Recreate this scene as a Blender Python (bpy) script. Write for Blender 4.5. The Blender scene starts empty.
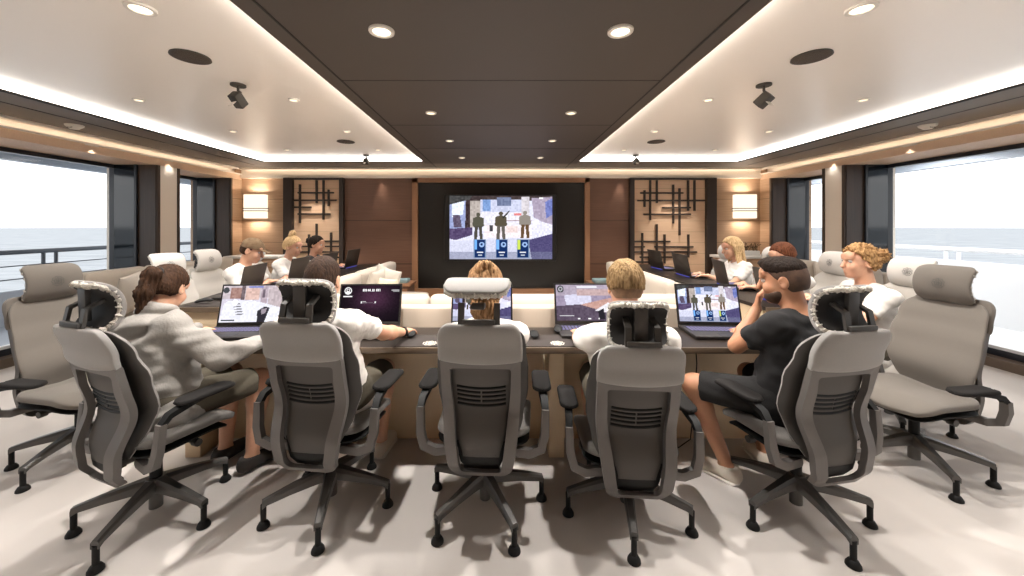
import bpy, bmesh, math, random
import numpy as np
from mathutils import Vector, Matrix, Euler
PI = math.pi
R = math.radians
V = Vector
random.seed(7)
C = bpy.context.scene.collection

# ------------------------------------------------------------------ colour + materials
def lin(c):
    out = []
    for v in c[:3]:
        v = v / 255.0
        out.append(v / 12.92 if v <= 0.04045 else ((v + 0.055) / 1.055) ** 2.4)
    return out

def mat(name, col, rough=0.6, metal=0.0, spec=0.5, bump=0.0, bscale=200.0, var=0.0, vscale=30.0,
        stretch=None, coat=0.0, sheen=0.0, emit=None, estr=0.0, sss=0.0, col2=None):
    m = bpy.data.materials.new(name); m.use_nodes = True
    nt = m.node_tree; b = nt.nodes['Principled BSDF']
    c = lin(col)
    b.inputs['Base Color'].default_value = (*c, 1)
    b.inputs['Roughness'].default_value = rough
    b.inputs['Metallic'].default_value = metal
    b.inputs['Specular IOR Level'].default_value = spec
    b.inputs['Coat Weight'].default_value = coat
    b.inputs['Coat Roughness'].default_value = 0.12
    if sheen: b.inputs['Sheen Weight'].default_value = sheen
    if sss:
        b.inputs['Subsurface Weight'].default_value = sss
        b.inputs['Subsurface Radius'].default_value = (0.02, 0.008, 0.005)
        b.inputs['Subsurface Scale'].default_value = 0.3
    if emit is not None:
        b.inputs['Emission Color'].default_value = (*lin(emit), 1)
        b.inputs['Emission Strength'].default_value = estr
    if bump or var or col2:
        tc = nt.nodes.new('ShaderNodeTexCoord')
        mp = nt.nodes.new('ShaderNodeMapping')
        nt.links.new(tc.outputs['Object'], mp.inputs['Vector'])
        if stretch: mp.inputs['Scale'].default_value = stretch
        if var or col2:
            n = nt.nodes.new('ShaderNodeTexNoise'); n.inputs['Scale'].default_value = vscale
            n.inputs['Detail'].default_value = 5
            nt.links.new(mp.outputs[0], n.inputs['Vector'])
            rp = nt.nodes.new('ShaderNodeValToRGB')
            if col2:
                a, d = c, lin(col2)
            else:
                a = [x * (1 - var) for x in c]; d = [min(1, x * (1 + var)) for x in c]
            rp.color_ramp.elements[0].position = 0.3; rp.color_ramp.elements[0].color = (*a, 1)
            rp.color_ramp.elements[1].position = 0.7; rp.color_ramp.elements[1].color = (*d, 1)
            nt.links.new(n.outputs['Fac'], rp.inputs['Fac'])
            nt.links.new(rp.outputs['Color'], b.inputs['Base Color'])
        if bump:
            n2 = nt.nodes.new('ShaderNodeTexNoise'); n2.inputs['Scale'].default_value = bscale
            n2.inputs['Detail'].default_value = 3
            nt.links.new(mp.outputs[0], n2.inputs['Vector'])
            bp = nt.nodes.new('ShaderNodeBump'); bp.inputs['Strength'].default_value = bump
            bp.inputs['Distance'].default_value = 0.01
            nt.links.new(n2.outputs['Fac'], bp.inputs['Height'])
            nt.links.new(bp.outputs['Normal'], b.inputs['Normal'])
    return m

def emat(name, col, strength):
    m = bpy.data.materials.new(name); m.use_nodes = True
    nt = m.node_tree; nt.nodes.clear()
    o = nt.nodes.new('ShaderNodeOutputMaterial'); e = nt.nodes.new('ShaderNodeEmission')
    e.inputs['Color'].default_value = (*lin(col), 1); e.inputs['Strength'].default_value = strength
    nt.links.new(e.outputs[0], o.inputs[0])
    return m

def screenmat(name, strength):
    m = bpy.data.materials.new(name); m.use_nodes = True
    nt = m.node_tree; nt.nodes.clear()
    o = nt.nodes.new('ShaderNodeOutputMaterial'); e = nt.nodes.new('ShaderNodeEmission')
    a = nt.nodes.new('ShaderNodeVertexColor'); a.layer_name = 'Col'
    nt.links.new(a.outputs['Color'], e.inputs['Color'])
    e.inputs['Strength'].default_value = strength
    nt.links.new(e.outputs[0], o.inputs[0])
    return m

def glassmat(name, tint=(1, 1, 1), refl=0.05):
    m = bpy.data.materials.new(name); m.use_nodes = True
    nt = m.node_tree; nt.nodes.clear()
    o = nt.nodes.new('ShaderNodeOutputMaterial')
    t = nt.nodes.new('ShaderNodeBsdfTransparent'); t.inputs[0].default_value = (*tint, 1)
    g = nt.nodes.new('ShaderNodeBsdfGlossy'); g.inputs['Roughness'].default_value = 0.02
    f = nt.nodes.new('ShaderNodeFresnel'); f.inputs[0].default_value = 1.2
    x = nt.nodes.new('ShaderNodeMixShader')
    nt.links.new(f.outputs[0], x.inputs[0]); nt.links.new(t.outputs[0], x.inputs[1]); nt.links.new(g.outputs[0], x.inputs[2])
    nt.links.new(x.outputs[0], o.inputs[0])
    return m

def woodmat(name, c1, c2, rough=0.45, axis='x', plank=0.0):
    """Horizontal-grain veneer; plank = height of the boards (thin joints between them)."""
    m = bpy.data.materials.new(name); m.use_nodes = True
    nt = m.node_tree; b = nt.nodes['Principled BSDF']
    tc = nt.nodes.new('ShaderNodeTexCoord'); mp = nt.nodes.new('ShaderNodeMapping')
    nt.links.new(tc.outputs['Object'], mp.inputs['Vector'])
    sc = {'x': (1.2, 1.2, 60), 'y': (1.2, 1.2, 60), 'z': (40, 40, 1.0)}[axis]
    mp.inputs['Scale'].default_value = sc
    n = nt.nodes.new('ShaderNodeTexNoise'); n.inputs['Scale'].default_value = 1.6; n.inputs['Detail'].default_value = 6
    n.inputs['Roughness'].default_value = 0.6
    nt.links.new(mp.outputs[0], n.inputs['Vector'])
    rp = nt.nodes.new('ShaderNodeValToRGB')
    rp.color_ramp.elements[0].position = 0.3; rp.color_ramp.elements[0].color = (*lin(c1), 1)
    rp.color_ramp.elements[1].position = 0.72; rp.color_ramp.elements[1].color = (*lin(c2), 1)
    nt.links.new(n.outputs['Fac'], rp.inputs['Fac'])
    last = rp.outputs['Color']
    if plank:
        sx = nt.nodes.new('ShaderNodeSeparateXYZ'); nt.links.new(tc.outputs['Object'], sx.inputs[0])
        d = nt.nodes.new('ShaderNodeMath'); d.operation = 'DIVIDE'; d.inputs[1].default_value = plank
        nt.links.new(sx.outputs['Z'], d.inputs[0])
        fr = nt.nodes.new('ShaderNodeMath'); fr.operation = 'FRACT'; nt.links.new(d.outputs[0], fr.inputs[0])
        lt = nt.nodes.new('ShaderNodeMath'); lt.operation = 'LESS_THAN'; lt.inputs[1].default_value = 0.025
        nt.links.new(fr.outputs[0], lt.inputs[0])
        mx = nt.nodes.new('ShaderNodeMix'); mx.data_type = 'RGBA'
        nt.links.new(lt.outputs[0], mx.inputs['Factor'])
        nt.links.new(last, mx.inputs['A']); mx.inputs['B'].default_value = (*[v * 0.6 for v in lin(c1)], 1)
        last = mx.outputs['Result']
    nt.links.new(last, b.inputs['Base Color'])
    b.inputs['Roughness'].default_value = rough
    return m

# ------------------------------------------------------------------ mesh builder
class MB:
    def __init__(self): self.v = []; self.f = []; self.mi = []
    def add(self, vs, fs, mi=0):
        o = len(self.v)
        self.v += [tuple(p) for p in vs]
        self.f += [tuple(i + o for i in f) for f in fs]
        self.mi += [mi] * len(fs)
        return self
    def box(self, c, s, rot=None, mi=0, bev=0.0):
        bm = bmesh.new(); bmesh.ops.create_cube(bm, size=1)
        for v in bm.verts: v.co = V((v.co.x * s[0], v.co.y * s[1], v.co.z * s[2]))
        if bev: bmesh.ops.bevel(bm, geom=list(bm.edges), offset=bev, segments=2, affect='EDGES', profile=0.6)
        M = rot if rot is not None else Matrix.Identity(3)
        bm.verts.index_update()
        vs = [M @ v.co + V(c) for v in bm.verts]
        fs = [[v.index for v in f.verts] for f in bm.faces]
        bm.free()
        return self.add(vs, fs, mi)
    def bb(self, lo, hi, mi=0, bev=0.0):
        return self.box([(a + b) / 2 for a, b in zip(lo, hi)], [abs(b - a) for a, b in zip(lo, hi)], None, mi, bev)
    def tube(self, pts, rad, n=10, mi=0, cap=True, sec=None):
        """sweep a round (or given 2-D) section along pts; rad = number or list"""
        pts = [V(p) for p in pts]; k = len(pts)
        rad = [rad] * k if not hasattr(rad, '__len__') else list(rad)
        vs = []; up = None
        for i, p in enumerate(pts):
            d = (pts[min(i + 1, k - 1)] - pts[max(i - 1, 0)])
            d.normalize()
            if up is None:
                up = V((0, 0, 1)) if abs(d.z) < 0.95 else V((0, 1, 0))
            s = d.cross(up)
            if s.length < 1e-5: s = d.cross(V((1, 0, 0)))
            s.normalize(); w = s.cross(d); w.normalize(); up = w
            if sec is None:
                for j in range(n):
                    a = 2 * PI * j / n
                    vs.append(p + (s * math.cos(a) + w * math.sin(a)) * rad[i])
            else:
                for (a, b) in sec: vs.append(p + s * a * rad[i] + w * b * rad[i])
        n = n if sec is None else len(sec)
        fs = []
        for i in range(k - 1):
            for j in range(n):
                a = i * n + j; b = i * n + (j + 1) % n
                fs.append((a, b, b + n, a + n))
        if cap:
            fs.append(tuple(range(n - 1, -1, -1))); fs.append(tuple((k - 1) * n + j for j in range(n)))
        return self.add(vs, fs, mi)
    def lathe(self, prof, c, n=24, mi=0, axis=None):
        """prof = [(r, z)] revolved about z (or axis matrix)"""
        M = axis if axis is not None else Matrix.Identity(3)
        vs = []; k = len(prof)
        for r, z in prof:
            for j in range(n):
                a = 2 * PI * j / n
                vs.append(M @ V((r * math.cos(a), r * math.sin(a), z)) + V(c))
        fs = []
        for i in range(k - 1):
            for j in range(n):
                fs.append((i * n + j, i * n + (j + 1) % n, (i + 1) * n + (j + 1) % n, (i + 1) * n + j))
        fs.append(tuple(range(n - 1, -1, -1))); fs.append(tuple((k - 1) * n + j for j in range(n)))
        return self.add(vs, fs, mi)
    def slab(self, P, nu, nv, th, mi=0, edge=0.35, power=6, side=0.5, mib=None):
        """curved cushion/plate: P(u,v)->Vector; th thickness; edge = fraction of the thickness left at the rim"""
        us = [0.5 - 0.5 * math.cos(PI * i / nu) for i in range(nu + 1)]
        vs_ = [0.5 - 0.5 * math.cos(PI * j / nv) for j in range(nv + 1)]
        e = 1e-3; F = []; B = []
        for v in vs_:
            for u in us:
                p = P(u, v)
                a, b = min(max(u, 0.02), 0.98), min(max(v, 0.02), 0.98)
                du = P(a + e, b) - P(a - e, b); dv = P(a, b + e) - P(a, b - e)
                n = du.cross(dv); n.normalize()
                ef = (1 - abs(2 * u - 1) ** power) * (1 - abs(2 * v - 1) ** power)
                t = th * (edge + (1 - edge) * math.sqrt(max(ef, 0)))
                F.append(p + n * t * side * 2 * 0.5); B.append(p - n * t * (1 - side) * 2 * 0.5)
        w = nu + 1; h = nv + 1; N = w * h
        fs = []
        for j in range(nv):
            for i in range(nu):
                a = j * w + i
                fs.append((a, a + 1, a + 1 + w, a + w)); fs.append((N + a + w, N + a + 1 + w, N + a + 1, N + a))
        ring = [i for i in range(w)] + [j * w + w - 1 for j in range(1, h)] + [(h - 1) * w + i for i in range(w - 2, -1, -1)] + [j * w for j in range(h - 2, 0, -1)]
        for k in range(len(ring)):
            a, b = ring[k], ring[(k + 1) % len(ring)]
            fs.append((b, a, N + a, N + b))
        self.add(F + B, fs, mi)
        if mib is not None:
            for k, f in enumerate(fs):
                if min(f) + 0 >= N or (k >= 2 * nu * nv): self.mi[len(self.mi) - len(fs) + k] = mib
        return self
    def ring(self, outer, inner, yf, th, mi=0):
        """frame between two closed outlines [(x,z)] of equal count lying on y = yf(x,z), th deep in y"""
        n = len(outer); vs = []
        for (x, z) in outer: vs.append((x, yf(x, z) + th / 2, z))
        for (x, z) in inner: vs.append((x, yf(x, z) + th / 2, z))
        for (x, z) in outer: vs.append((x, yf(x, z) - th / 2, z))
        for (x, z) in inner: vs.append((x, yf(x, z) - th / 2, z))
        fs = []
        for i in range(n):
            j = (i + 1) % n
            fs += [(i, j, n + j, n + i), (2 * n + j, 2 * n + i, 3 * n + i, 3 * n + j),
                   (j, i, 2 * n + i, 2 * n + j), (n + i, n + j, 3 * n + j, 3 * n + i)]
        return self.add(vs, fs, mi)
    def prism(self, poly, z0, z1, mi=0):
        n = len(poly)
        vs = [(x, y, z0) for x, y in poly] + [(x, y, z1) for x, y in poly]
        fs = [tuple(range(n - 1, -1, -1)), tuple(range(n, 2 * n))]
        fs += [(i, (i + 1) % n, n + (i + 1) % n, n + i) for i in range(n)]
        return self.add(vs, fs, mi)
    def obj(self, name, mats, parent=None, smooth=True, ang=0.7, sub=0, kind=None, label=None):
        me = bpy.data.meshes.new(name)
        me.from_pydata(self.v, [], self.f)
        if not isinstance(mats, (list, tuple)): mats = [mats]
        for m in mats: me.materials.append(m)
        if len(mats) > 1: me.polygons.foreach_set('material_index', self.mi)
        bm = bmesh.new(); bm.from_mesh(me); bmesh.ops.recalc_face_normals(bm, faces=bm.faces); bm.to_mesh(me); bm.free()
        if smooth:
            me.polygons.foreach_set('use_smooth', [True] * len(me.polygons))
            me.set_sharp_from_angle(angle=ang)
        o = bpy.data.objects.new(name, me); C.objects.link(o)
        if sub:
            s = o.modifiers.new('sub', 'SUBSURF'); s.levels = sub; s.render_levels = sub
        if parent is not None: o.parent = parent
        if kind: o['kind'] = kind
        if label: o['label'] = label
        return o

def thing(name, label, cat, loc=(0, 0, 0), rz=0.0, group=None):
    o = bpy.data.objects.new(name, None); C.objects.link(o)
    o.empty_display_size = 0.05
    o.location = loc; o.rotation_euler = (0, 0, rz)
    return tag(o, label, cat, group)
def tag(o, label, cat, group=None):
    o['label'] = label; o['category'] = cat
    if group: o['group'] = group
    return o
def struct(name, mb, m, parent=None, smooth=False):
    return mb.obj(name, m, parent, smooth=smooth, kind='structure')
def dup(root, loc, rz, label, group=None):
    r = root.copy(); C.objects.link(r); r.location = loc; r.rotation_euler = (0, 0, rz)
    r['label'] = label
    if group: r['group'] = group
    def rec(src, dst):
        for ch in list(src.children):
            c = ch.copy(); C.objects.link(c); c.parent = dst
            rec(ch, c)
    rec(root, r)
    return r
def rotz(a): return Matrix.Rotation(a, 3, 'Z')
def rounded(pts, rr, n=6):
    """rounded closed polygon; rr = one radius or a list"""
    out = []; k = len(pts)
    rr = rr if hasattr(rr, '__len__') else [rr] * k
    for i in range(k):
        p = V((*pts[i], 0)); a = V((*pts[i - 1], 0)) - p; b = V((*pts[(i + 1) % k], 0)) - p
        r = min(rr[i], a.length * 0.49, b.length * 0.49)
        a.normalize(); b.normalize()
        for j in range(n + 1):
            t = j / n
            q = (p + a * r) * (1 - t) ** 2 + p * 2 * t * (1 - t) + (p + b * r) * t ** 2
            out.append((q.x, q.y))
    return out
def hwr(d, W, r):
    """half width W near an end: corner radius r at distance d from it"""
    return W if d >= r else W - r + math.sqrt(max(r * r - (r - d) ** 2, 0))

# ------------------------------------------------------------------ signed-distance modeller for organic shapes
class SDF:
    def __init__(self, res=0.007): self.res = res; self.p = []
    def cap(self, a, b, ra, rb=None, k=0.02, op='u'):
        self.p.append(('cap', np.array(a, float), np.array(b, float), ra, ra if rb is None else rb, k, op)); return self
    def ecap(self, a, b, s, ra, rb, k=0.03, op='u'):
        a = np.array(a, float); b = np.array(b, float); s = np.array(s, float)
        d = b - a; L = np.linalg.norm(d); d /= L
        s = s - d * s.dot(d); s /= np.linalg.norm(s); n = np.cross(d, s)
        self.p.append(('ecap', a, d, L, s, n, ra, rb, k, op)); return self
    def ell(self, c, r, M=None, k=0.02, op='u'):
        M = np.eye(3) if M is None else np.array(M)
        self.p.append(('ell', np.array(c, float), np.array(r, float), M, k, op)); return self
    def cut(self, p, n, k=0.004, reg=None):
        """remove the side the normal points to, inside an optional sphere (centre, radius)"""
        n = np.array(n, float); n /= np.linalg.norm(n)
        self.p.append(('cut', np.array(p, float), n, k, reg)); return self
    def bounds(self, q):
        if q[0] == 'cap':
            m = max(q[3], q[4]); return np.minimum(q[1], q[2]) - m, np.maximum(q[1], q[2]) + m
        if q[0] == 'ecap':
            m = max(*q[6], *q[7]); b = q[1] + q[2] * q[3]; return np.minimum(q[1], b) - m, np.maximum(q[1], b) + m
        if q[0] == 'ell':
            m = np.max(q[2]); return q[1] - m, q[1] + m
    def field(self):
        lo = np.full(3, 1e9); hi = np.full(3, -1e9)
        for q in self.p:
            if q[0] != 'cut' and q[-1] == 'u':
                a, b = self.bounds(q); lo = np.minimum(lo, a); hi = np.maximum(hi, b)
        h = self.res; lo -= 4 * h; hi += 4 * h
        n = np.ceil((hi - lo) / h).astype(int) + 1
        self.lo = lo
        ax = [lo[i] + h * np.arange(n[i]) for i in range(3)]
        F = np.full(n, 0.5, np.float32)
        for q in self.p:
            if q[0] == 'cut':
                if q[4] is None: sl = tuple(slice(0, n[i]) for i in range(3))
                else:
                    c, r = q[4]
                    sl = tuple(slice(max(0, int((c[i] - r - lo[i]) / h)), min(n[i], int((c[i] + r - lo[i]) / h) + 2)) for i in range(3))
            else:
                a, b = self.bounds(q); k = q[-2]; m = k + 4 * h
                sl = tuple(slice(max(0, int((a[i] - m - lo[i]) / h)), min(n[i], int((b[i] + m - lo[i]) / h) + 2)) for i in range(3))
            X = ax[0][sl[0]][:, None, None].astype(np.float32); Y = ax[1][sl[1]][None, :, None].astype(np.float32); Z = ax[2][sl[2]][None, None, :].astype(np.float32)
            G = F[sl]
            if q[0] == 'cut':
                d = (X - q[1][0]) * q[2][0] + (Y - q[1][1]) * q[2][1] + (Z - q[1][2]) * q[2][2]
                if q[4] is not None:
                    c, r = q[4]
                    s = np.sqrt((X - c[0]) ** 2 + (Y - c[1]) ** 2 + (Z - c[2]) ** 2) - r
                    d = np.minimum(d, -s)
                k = q[3]
                t = np.clip(0.5 - 0.5 * (G - d) / k, 0, 1)
                F[sl] = G * (1 - t) + d * t + k * t * (1 - t)
                continue
            if q[0] == 'cap':
                a, b, ra, rb = q[1:5]; ba = b - a; L2 = max(ba.dot(ba), 1e-12)
                px, py, pz = X - a[0], Y - a[1], Z - a[2]
                t = np.clip((px * ba[0] + py * ba[1] + pz * ba[2]) / L2, 0, 1)
                d = np.sqrt((px - t * ba[0]) ** 2 + (py - t * ba[1]) ** 2 + (pz - t * ba[2]) ** 2) - (ra + (rb - ra) * t)
            elif q[0] == 'ecap':
                _, a, dd, L, s, nn, ra, rb, k, op = q
                px, py, pz = X - a[0], Y - a[1], Z - a[2]
                w = px * dd[0] + py * dd[1] + pz * dd[2]
                u = px * s[0] + py * s[1] + pz * s[2]; v = px * nn[0] + py * nn[1] + pz * nn[2]
                t = np.clip(w / L, 0, 1); o = w - t * L
                rx = ra[0] + (rb[0] - ra[0]) * t; ry = ra[1] + (rb[1] - ra[1]) * t; rm = np.minimum(rx, ry)
                k0 = np.sqrt((u / rx) ** 2 + (v / ry) ** 2 + (o / rm) ** 2) + 1e-6
                k1 = np.sqrt((u / rx ** 2) ** 2 + (v / ry ** 2) ** 2 + (o / rm ** 2) ** 2) + 1e-6
                d = k0 * (k0 - 1) / k1
            else:
                _, c, r, M, k, op = q
                px, py, pz = X - c[0], Y - c[1], Z - c[2]
                A = [px * M[0, i] + py * M[1, i] + pz * M[2, i] for i in range(3)]
                k0 = np.sqrt(sum((A[i] / r[i]) ** 2 for i in range(3))) + 1e-6
                k1 = np.sqrt(sum((A[i] / r[i] ** 2) ** 2 for i in range(3))) + 1e-6
                d = k0 * (k0 - 1) / k1
            k = q[-2]
            if q[-1] == 'u':
                t = np.clip(0.5 + 0.5 * (G - d) / k, 0, 1)
                F[sl] = G * (1 - t) + d * t - k * t * (1 - t)
            else:
                d = -d
                t = np.clip(0.5 - 0.5 * (G - d) / k, 0, 1)
                F[sl] = G * (1 - t) + d * t + k * t * (1 - t)
        self.ax = ax
        return F
    def mesh(self, name, m, parent=None, disp=None):
        F = self.field()
        if disp is not None:
            X, Y, Z = np.meshgrid(*[a.astype(np.float32) for a in self.ax], indexing='ij', sparse=True)
            F = F + disp(X, Y, Z)
        h = self.res; n = np.array(F.shape)
        F[0] = F[-1] = 0.5; F[:, 0] = F[:, -1] = 0.5; F[:, :, 0] = F[:, :, -1] = 0.5
        I = F < 0
        c = n - 1
        cnt = np.zeros(c, np.int8)
        for i in (0, 1):
            for j in (0, 1):
                for k in (0, 1):
                    cnt += I[i:c[0] + i, j:c[1] + j, k:c[2] + k]
        act = (cnt > 0) & (cnt < 8)
        idx = np.argwhere(act)
        vid = np.full(c, -1, np.int32); vid[act] = np.arange(len(idx))
        S = np.zeros((len(idx), 3)); W = np.zeros(len(idx))
        cor = [(i, j, k) for i in (0, 1) for j in (0, 1) for k in (0, 1)]
        fv = {q: F[idx[:, 0] + q[0], idx[:, 1] + q[1], idx[:, 2] + q[2]] for q in cor}
        for q in cor:
            for ax in range(3):
                if q[ax]: continue
                q2 = list(q); q2[ax] = 1; q2 = tuple(q2)
                a, b = fv[q], fv[q2]
                mk = (a < 0) != (b < 0)
                t = np.where(mk, a / np.where(mk, a - b, 1), 0)
                P = np.array(q, float)[None, :].repeat(len(idx), 0); P[:, ax] = t
                S += P * mk[:, None]; W += mk
        vs = (idx + S / W[:, None]) * h + self.lo
        fs = []
        for ax in range(3):
            o = [(1, 2), (2, 0), (0, 1)][ax]
            sa = [slice(None)] * 3; sb = [slice(None)] * 3
            sa[ax] = slice(0, -1); sb[ax] = slice(1, None)
            mk = I[tuple(sa)] != I[tuple(sb)]
            E = np.argwhere(mk)
            ins = I[tuple(sa)][mk]
            E1 = E.copy(); q = []
            for (da, db) in ((0, 0), (-1, 0), (-1, -1), (0, -1)):
                e = E.copy(); e[:, o[0]] += da; e[:, o[1]] += db
                q.append(vid[e[:, 0], e[:, 1], e[:, 2]])
            q = np.stack(q, 1)
            q[~ins] = q[~ins][:, ::-1]
            fs.append(q)
        fs = np.concatenate(fs)
        me = bpy.data.meshes.new(name)
        me.vertices.add(len(vs)); me.vertices.foreach_set('co', vs.astype(np.float32).ravel())
        me.loops.add(fs.size); me.loops.foreach_set('vertex_index', fs.astype(np.int32).ravel())
        me.polygons.add(len(fs)); me.polygons.foreach_set('loop_start', np.arange(0, fs.size, 4, dtype=np.int32))
        me.update(calc_edges=True); me.validate()
        me.polygons.foreach_set('use_smooth', [True] * len(me.polygons))
        me.materials.append(m)
        ob = bpy.data.objects.new(name, me); C.objects.link(ob)
        if parent is not None: ob.parent = parent
        return ob
# ------------------------------------------------------------------ materials
M = {}
M['floor'] = mat('pale carpet', (198, 192, 187), 0.75, bump=0.12, bscale=420, var=0.03, vscale=3)
M['tray'] = mat('lacquered ceiling', (247, 240, 231), 0.3, spec=0.5)
M['dark'] = mat('dark ceiling panel', (72, 64, 58), 0.55)
M['soffit'] = mat('brown ceiling border', (112, 101, 92), 0.55)
M['darkline'] = mat('dark joint', (30, 27, 25), 0.7)
M['cream'] = mat('cream lining', (250, 238, 222), 0.5)
M['grille'] = mat('fine ribbed veneer', (228, 194, 162), 0.5, bump=0.4, bscale=60, stretch=(1, 30, 1), var=0.12, vscale=50)
M['wood'] = woodmat('light oak veneer', (176, 142, 112), (202, 168, 138), 0.42, 'x', 0.40)
M['brownwood'] = woodmat('brown veneer', (104, 74, 58), (124, 90, 72), 0.4, 'x', 0.8)
M['brownframe'] = woodmat('brown frame veneer', (150, 108, 78), (164, 120, 88), 0.45, 'x')
M['screenwood'] = woodmat('pale screen veneer', (220, 182, 148), (232, 198, 164), 0.45, 'x', 0.2)
M['lattice'] = mat('dark bronze lattice', (52, 40, 33), 0.5)
M['black'] = mat('black panel', (26, 24, 22), 0.35)
M['jamb'] = woodmat('dark brown jamb', (62, 48, 38), (76, 60, 48), 0.4, 'z')
M['jambglass'] = mat('smoked glossy panel', (30, 38, 46), 0.06, spec=0.6)
M['winframe'] = mat('dark window frame', (32, 36, 44), 0.3)
M['glass'] = glassmat('clear window glass')
M['threshold'] = mat('brown threshold', (96, 82, 70), 0.5)
M['white'] = mat('white painted metal', (226, 228, 230), 0.4)
M['deckgrey'] = mat('grey deck paint with shade', (176, 184, 194), 0.5)
M['railgrey'] = mat('grey steel rail', (84, 90, 98), 0.4)
M['sea'] = mat('sea water', (158, 163, 168), 1.0, spec=0.0, bump=1.0, bscale=1.6, stretch=(0.3, 1, 1), var=0.14, vscale=0.25)
M['led'] = emat('cove light strip', (255, 248, 240), 4.6)
M['ledfill'] = emat('added fill strip', (255, 246, 235), 11.0)
M['ledwarm'] = emat('warm light strip', (255, 236, 214), 4.0)
M['lamp'] = emat('lamp lens', (255, 240, 215), 2.2)
M['dimlamp'] = emat('small lamp lens', (255, 236, 205), 1.6)
M['sconce'] = emat('sconce shade', (255, 236, 208), 1.25)
M['trimring'] = mat('white lamp trim', (226, 220, 210), 0.4)
M['speaker'] = mat('brown speaker grille', (70, 58, 46), 0.7, bump=0.5, bscale=900)
M['spot'] = mat('dark spotlight body', (62, 56, 48), 0.5)
M['fabric'] = mat('grey chair fabric', (138, 135, 132), 0.9, bump=0.12, bscale=900, sheen=0.2, var=0.03, vscale=200)
M['fabricshade'] = mat('shade-darkened taupe fabric', (107, 101, 94), 0.9, bump=0.12, bscale=900, sheen=0.2, var=0.03, vscale=200)  # colour darkened for the shade on the empty near chairs
M['coverlit'] = mat('headrest cover toned as sunlit', (214, 210, 204), 0.9, bump=0.1, bscale=900, sheen=0.2)  # whitened to carry the sunlight on the side-desk headrests
M['ruche'] = mat('ruched elastic hem', (196, 191, 182), 0.9, bump=0.7, bscale=260, var=0.18, vscale=220)
M['plastic'] = mat('grey moulded plastic', (93, 89, 86), 0.45)
M['darkplastic'] = mat('charcoal plastic', (58, 55, 52), 0.5)
M['panelplastic'] = mat('dark back panel', (66, 62, 58), 0.55)
M['blackplastic'] = mat('black plastic', (13, 13, 13), 0.6, spec=0.3)
M['armpad'] = mat('soft black arm pad', (30, 28, 27), 0.85, spec=0.2)
M['shell'] = mat('black headrest lining', (30, 28, 27), 0.7)
M['basegrey'] = mat('graphite chair base', (84, 82, 80), 0.35, metal=0.3)
M['fabriclit'] = mat('grey fabric toned as lit', (190, 185, 178), 0.9, bump=0.12, bscale=900, sheen=0.2)  # chair grey lightened to paint in the light on the side chairs
M['seatfab'] = mat('dark grey seat fabric', (92, 88, 84), 0.9, bump=0.12, bscale=900, sheen=0.2)
M['emblem'] = mat('grey embroidered crest', (84, 83, 80), 0.9)
M['desktop'] = mat('dark leather desk top', (36, 29, 24), 0.4, spec=0.3, bump=0.05, bscale=500)
M['deskedge'] = woodmat('bronze desk edge', (88, 74, 60), (104, 88, 72), 0.3, 'x')
M['deskpanel'] = mat('beige desk panel', (216, 194, 162), 0.45, var=0.05, vscale=2)
M['mousepad'] = mat('dark brown mouse mat', (42, 34, 30), 0.7)
M['print'] = mat('white printed crest', (206, 200, 190), 0.7)
M['sofa'] = mat('cream sofa fabric', (186, 175, 161), 0.9, bump=0.1, bscale=600, sheen=0.2)
M['sofaback'] = mat('greige sofa back', (178, 164, 148), 0.8, bump=0.08, bscale=600)
M['pillow'] = mat('white linen cushion', (194, 186, 175), 0.95, bump=0.15, bscale=500)
M['pillowtan'] = mat('flax cushion', (206, 194, 170), 0.95, bump=0.2, bscale=400)
M['towel'] = mat('teal folded cloth', (150, 176, 180), 0.95, bump=0.3, bscale=300)
M['laptop'] = mat('black laptop shell', (34, 31, 30), 0.4)
M['laptoplid'] = mat('dark grey laptop lid', (62, 54, 47), 0.45, metal=0.2)
M['keys'] = emat('lit violet keys', (186, 176, 226), 0.6)
M['keydark'] = mat('keyboard deck', (26, 24, 30), 0.5)
M['blueglow'] = emat('blue light bar', (110, 110, 230), 0.6)
M['screen'] = screenmat('display picture', 1.05)
M['bezel'] = mat('black display bezel', (16, 15, 15), 0.3)
M['plant'] = mat('dry plant stems', (92, 74, 48), 0.9)
M['consolewhite'] = mat('pale console lacquer', (216, 212, 206), 0.5)
M['skin'] = mat('skin', (206, 158, 130), 0.55, sss=0.12, var=0.03, vscale=60)
M['skintan'] = mat('tanned skin', (178, 128, 98), 0.55, sss=0.12, var=0.03, vscale=60)
M['tee'] = mat('white cotton', (228, 224, 218), 0.95, bump=0.25, bscale=40, stretch=(1, 1, 0.6))
M['teeblack'] = mat('black cotton', (20, 19, 20), 0.95, bump=0.2, bscale=40)
M['hoodie'] = mat('grey melange fleece', (142, 138, 133), 0.97, bump=0.25, bscale=60, var=0.06, vscale=300)
M['short'] = mat('olive grey shorts', (78, 72, 60), 0.95, bump=0.2, bscale=60)
M['shortdark'] = mat('black shorts', (28, 27, 27), 0.95, bump=0.2, bscale=60)
M['shoe'] = mat('white canvas shoe', (222, 212, 198), 0.8, bump=0.15, bscale=300)
M['sole'] = mat('white rubber sole', (232, 228, 220), 0.6)
M['shoedark'] = mat('dark shoe', (48, 44, 42), 0.8)
M['vest'] = mat('black quilted vest', (30, 29, 31), 0.7)
def hairmat(n, a, b): return mat(n, a, 0.65, spec=0.12, bump=0.7, bscale=110, stretch=(1, 1, 0.25), col2=b, vscale=90)
M['hairbrown'] = hairmat('dark brown hair', (36, 24, 17), (70, 48, 33))
M['hairdark'] = hairmat('near black hair', (22, 16, 13), (40, 29, 22))
M['hairblond'] = hairmat('dark blond hair', (100, 78, 52), (158, 130, 92))
M['hairlight'] = hairmat('light blonde hair', (196, 160, 112), (232, 202, 158))
M['hairmid'] = hairmat('light brown hair', (98, 70, 46), (170, 132, 94))
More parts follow.
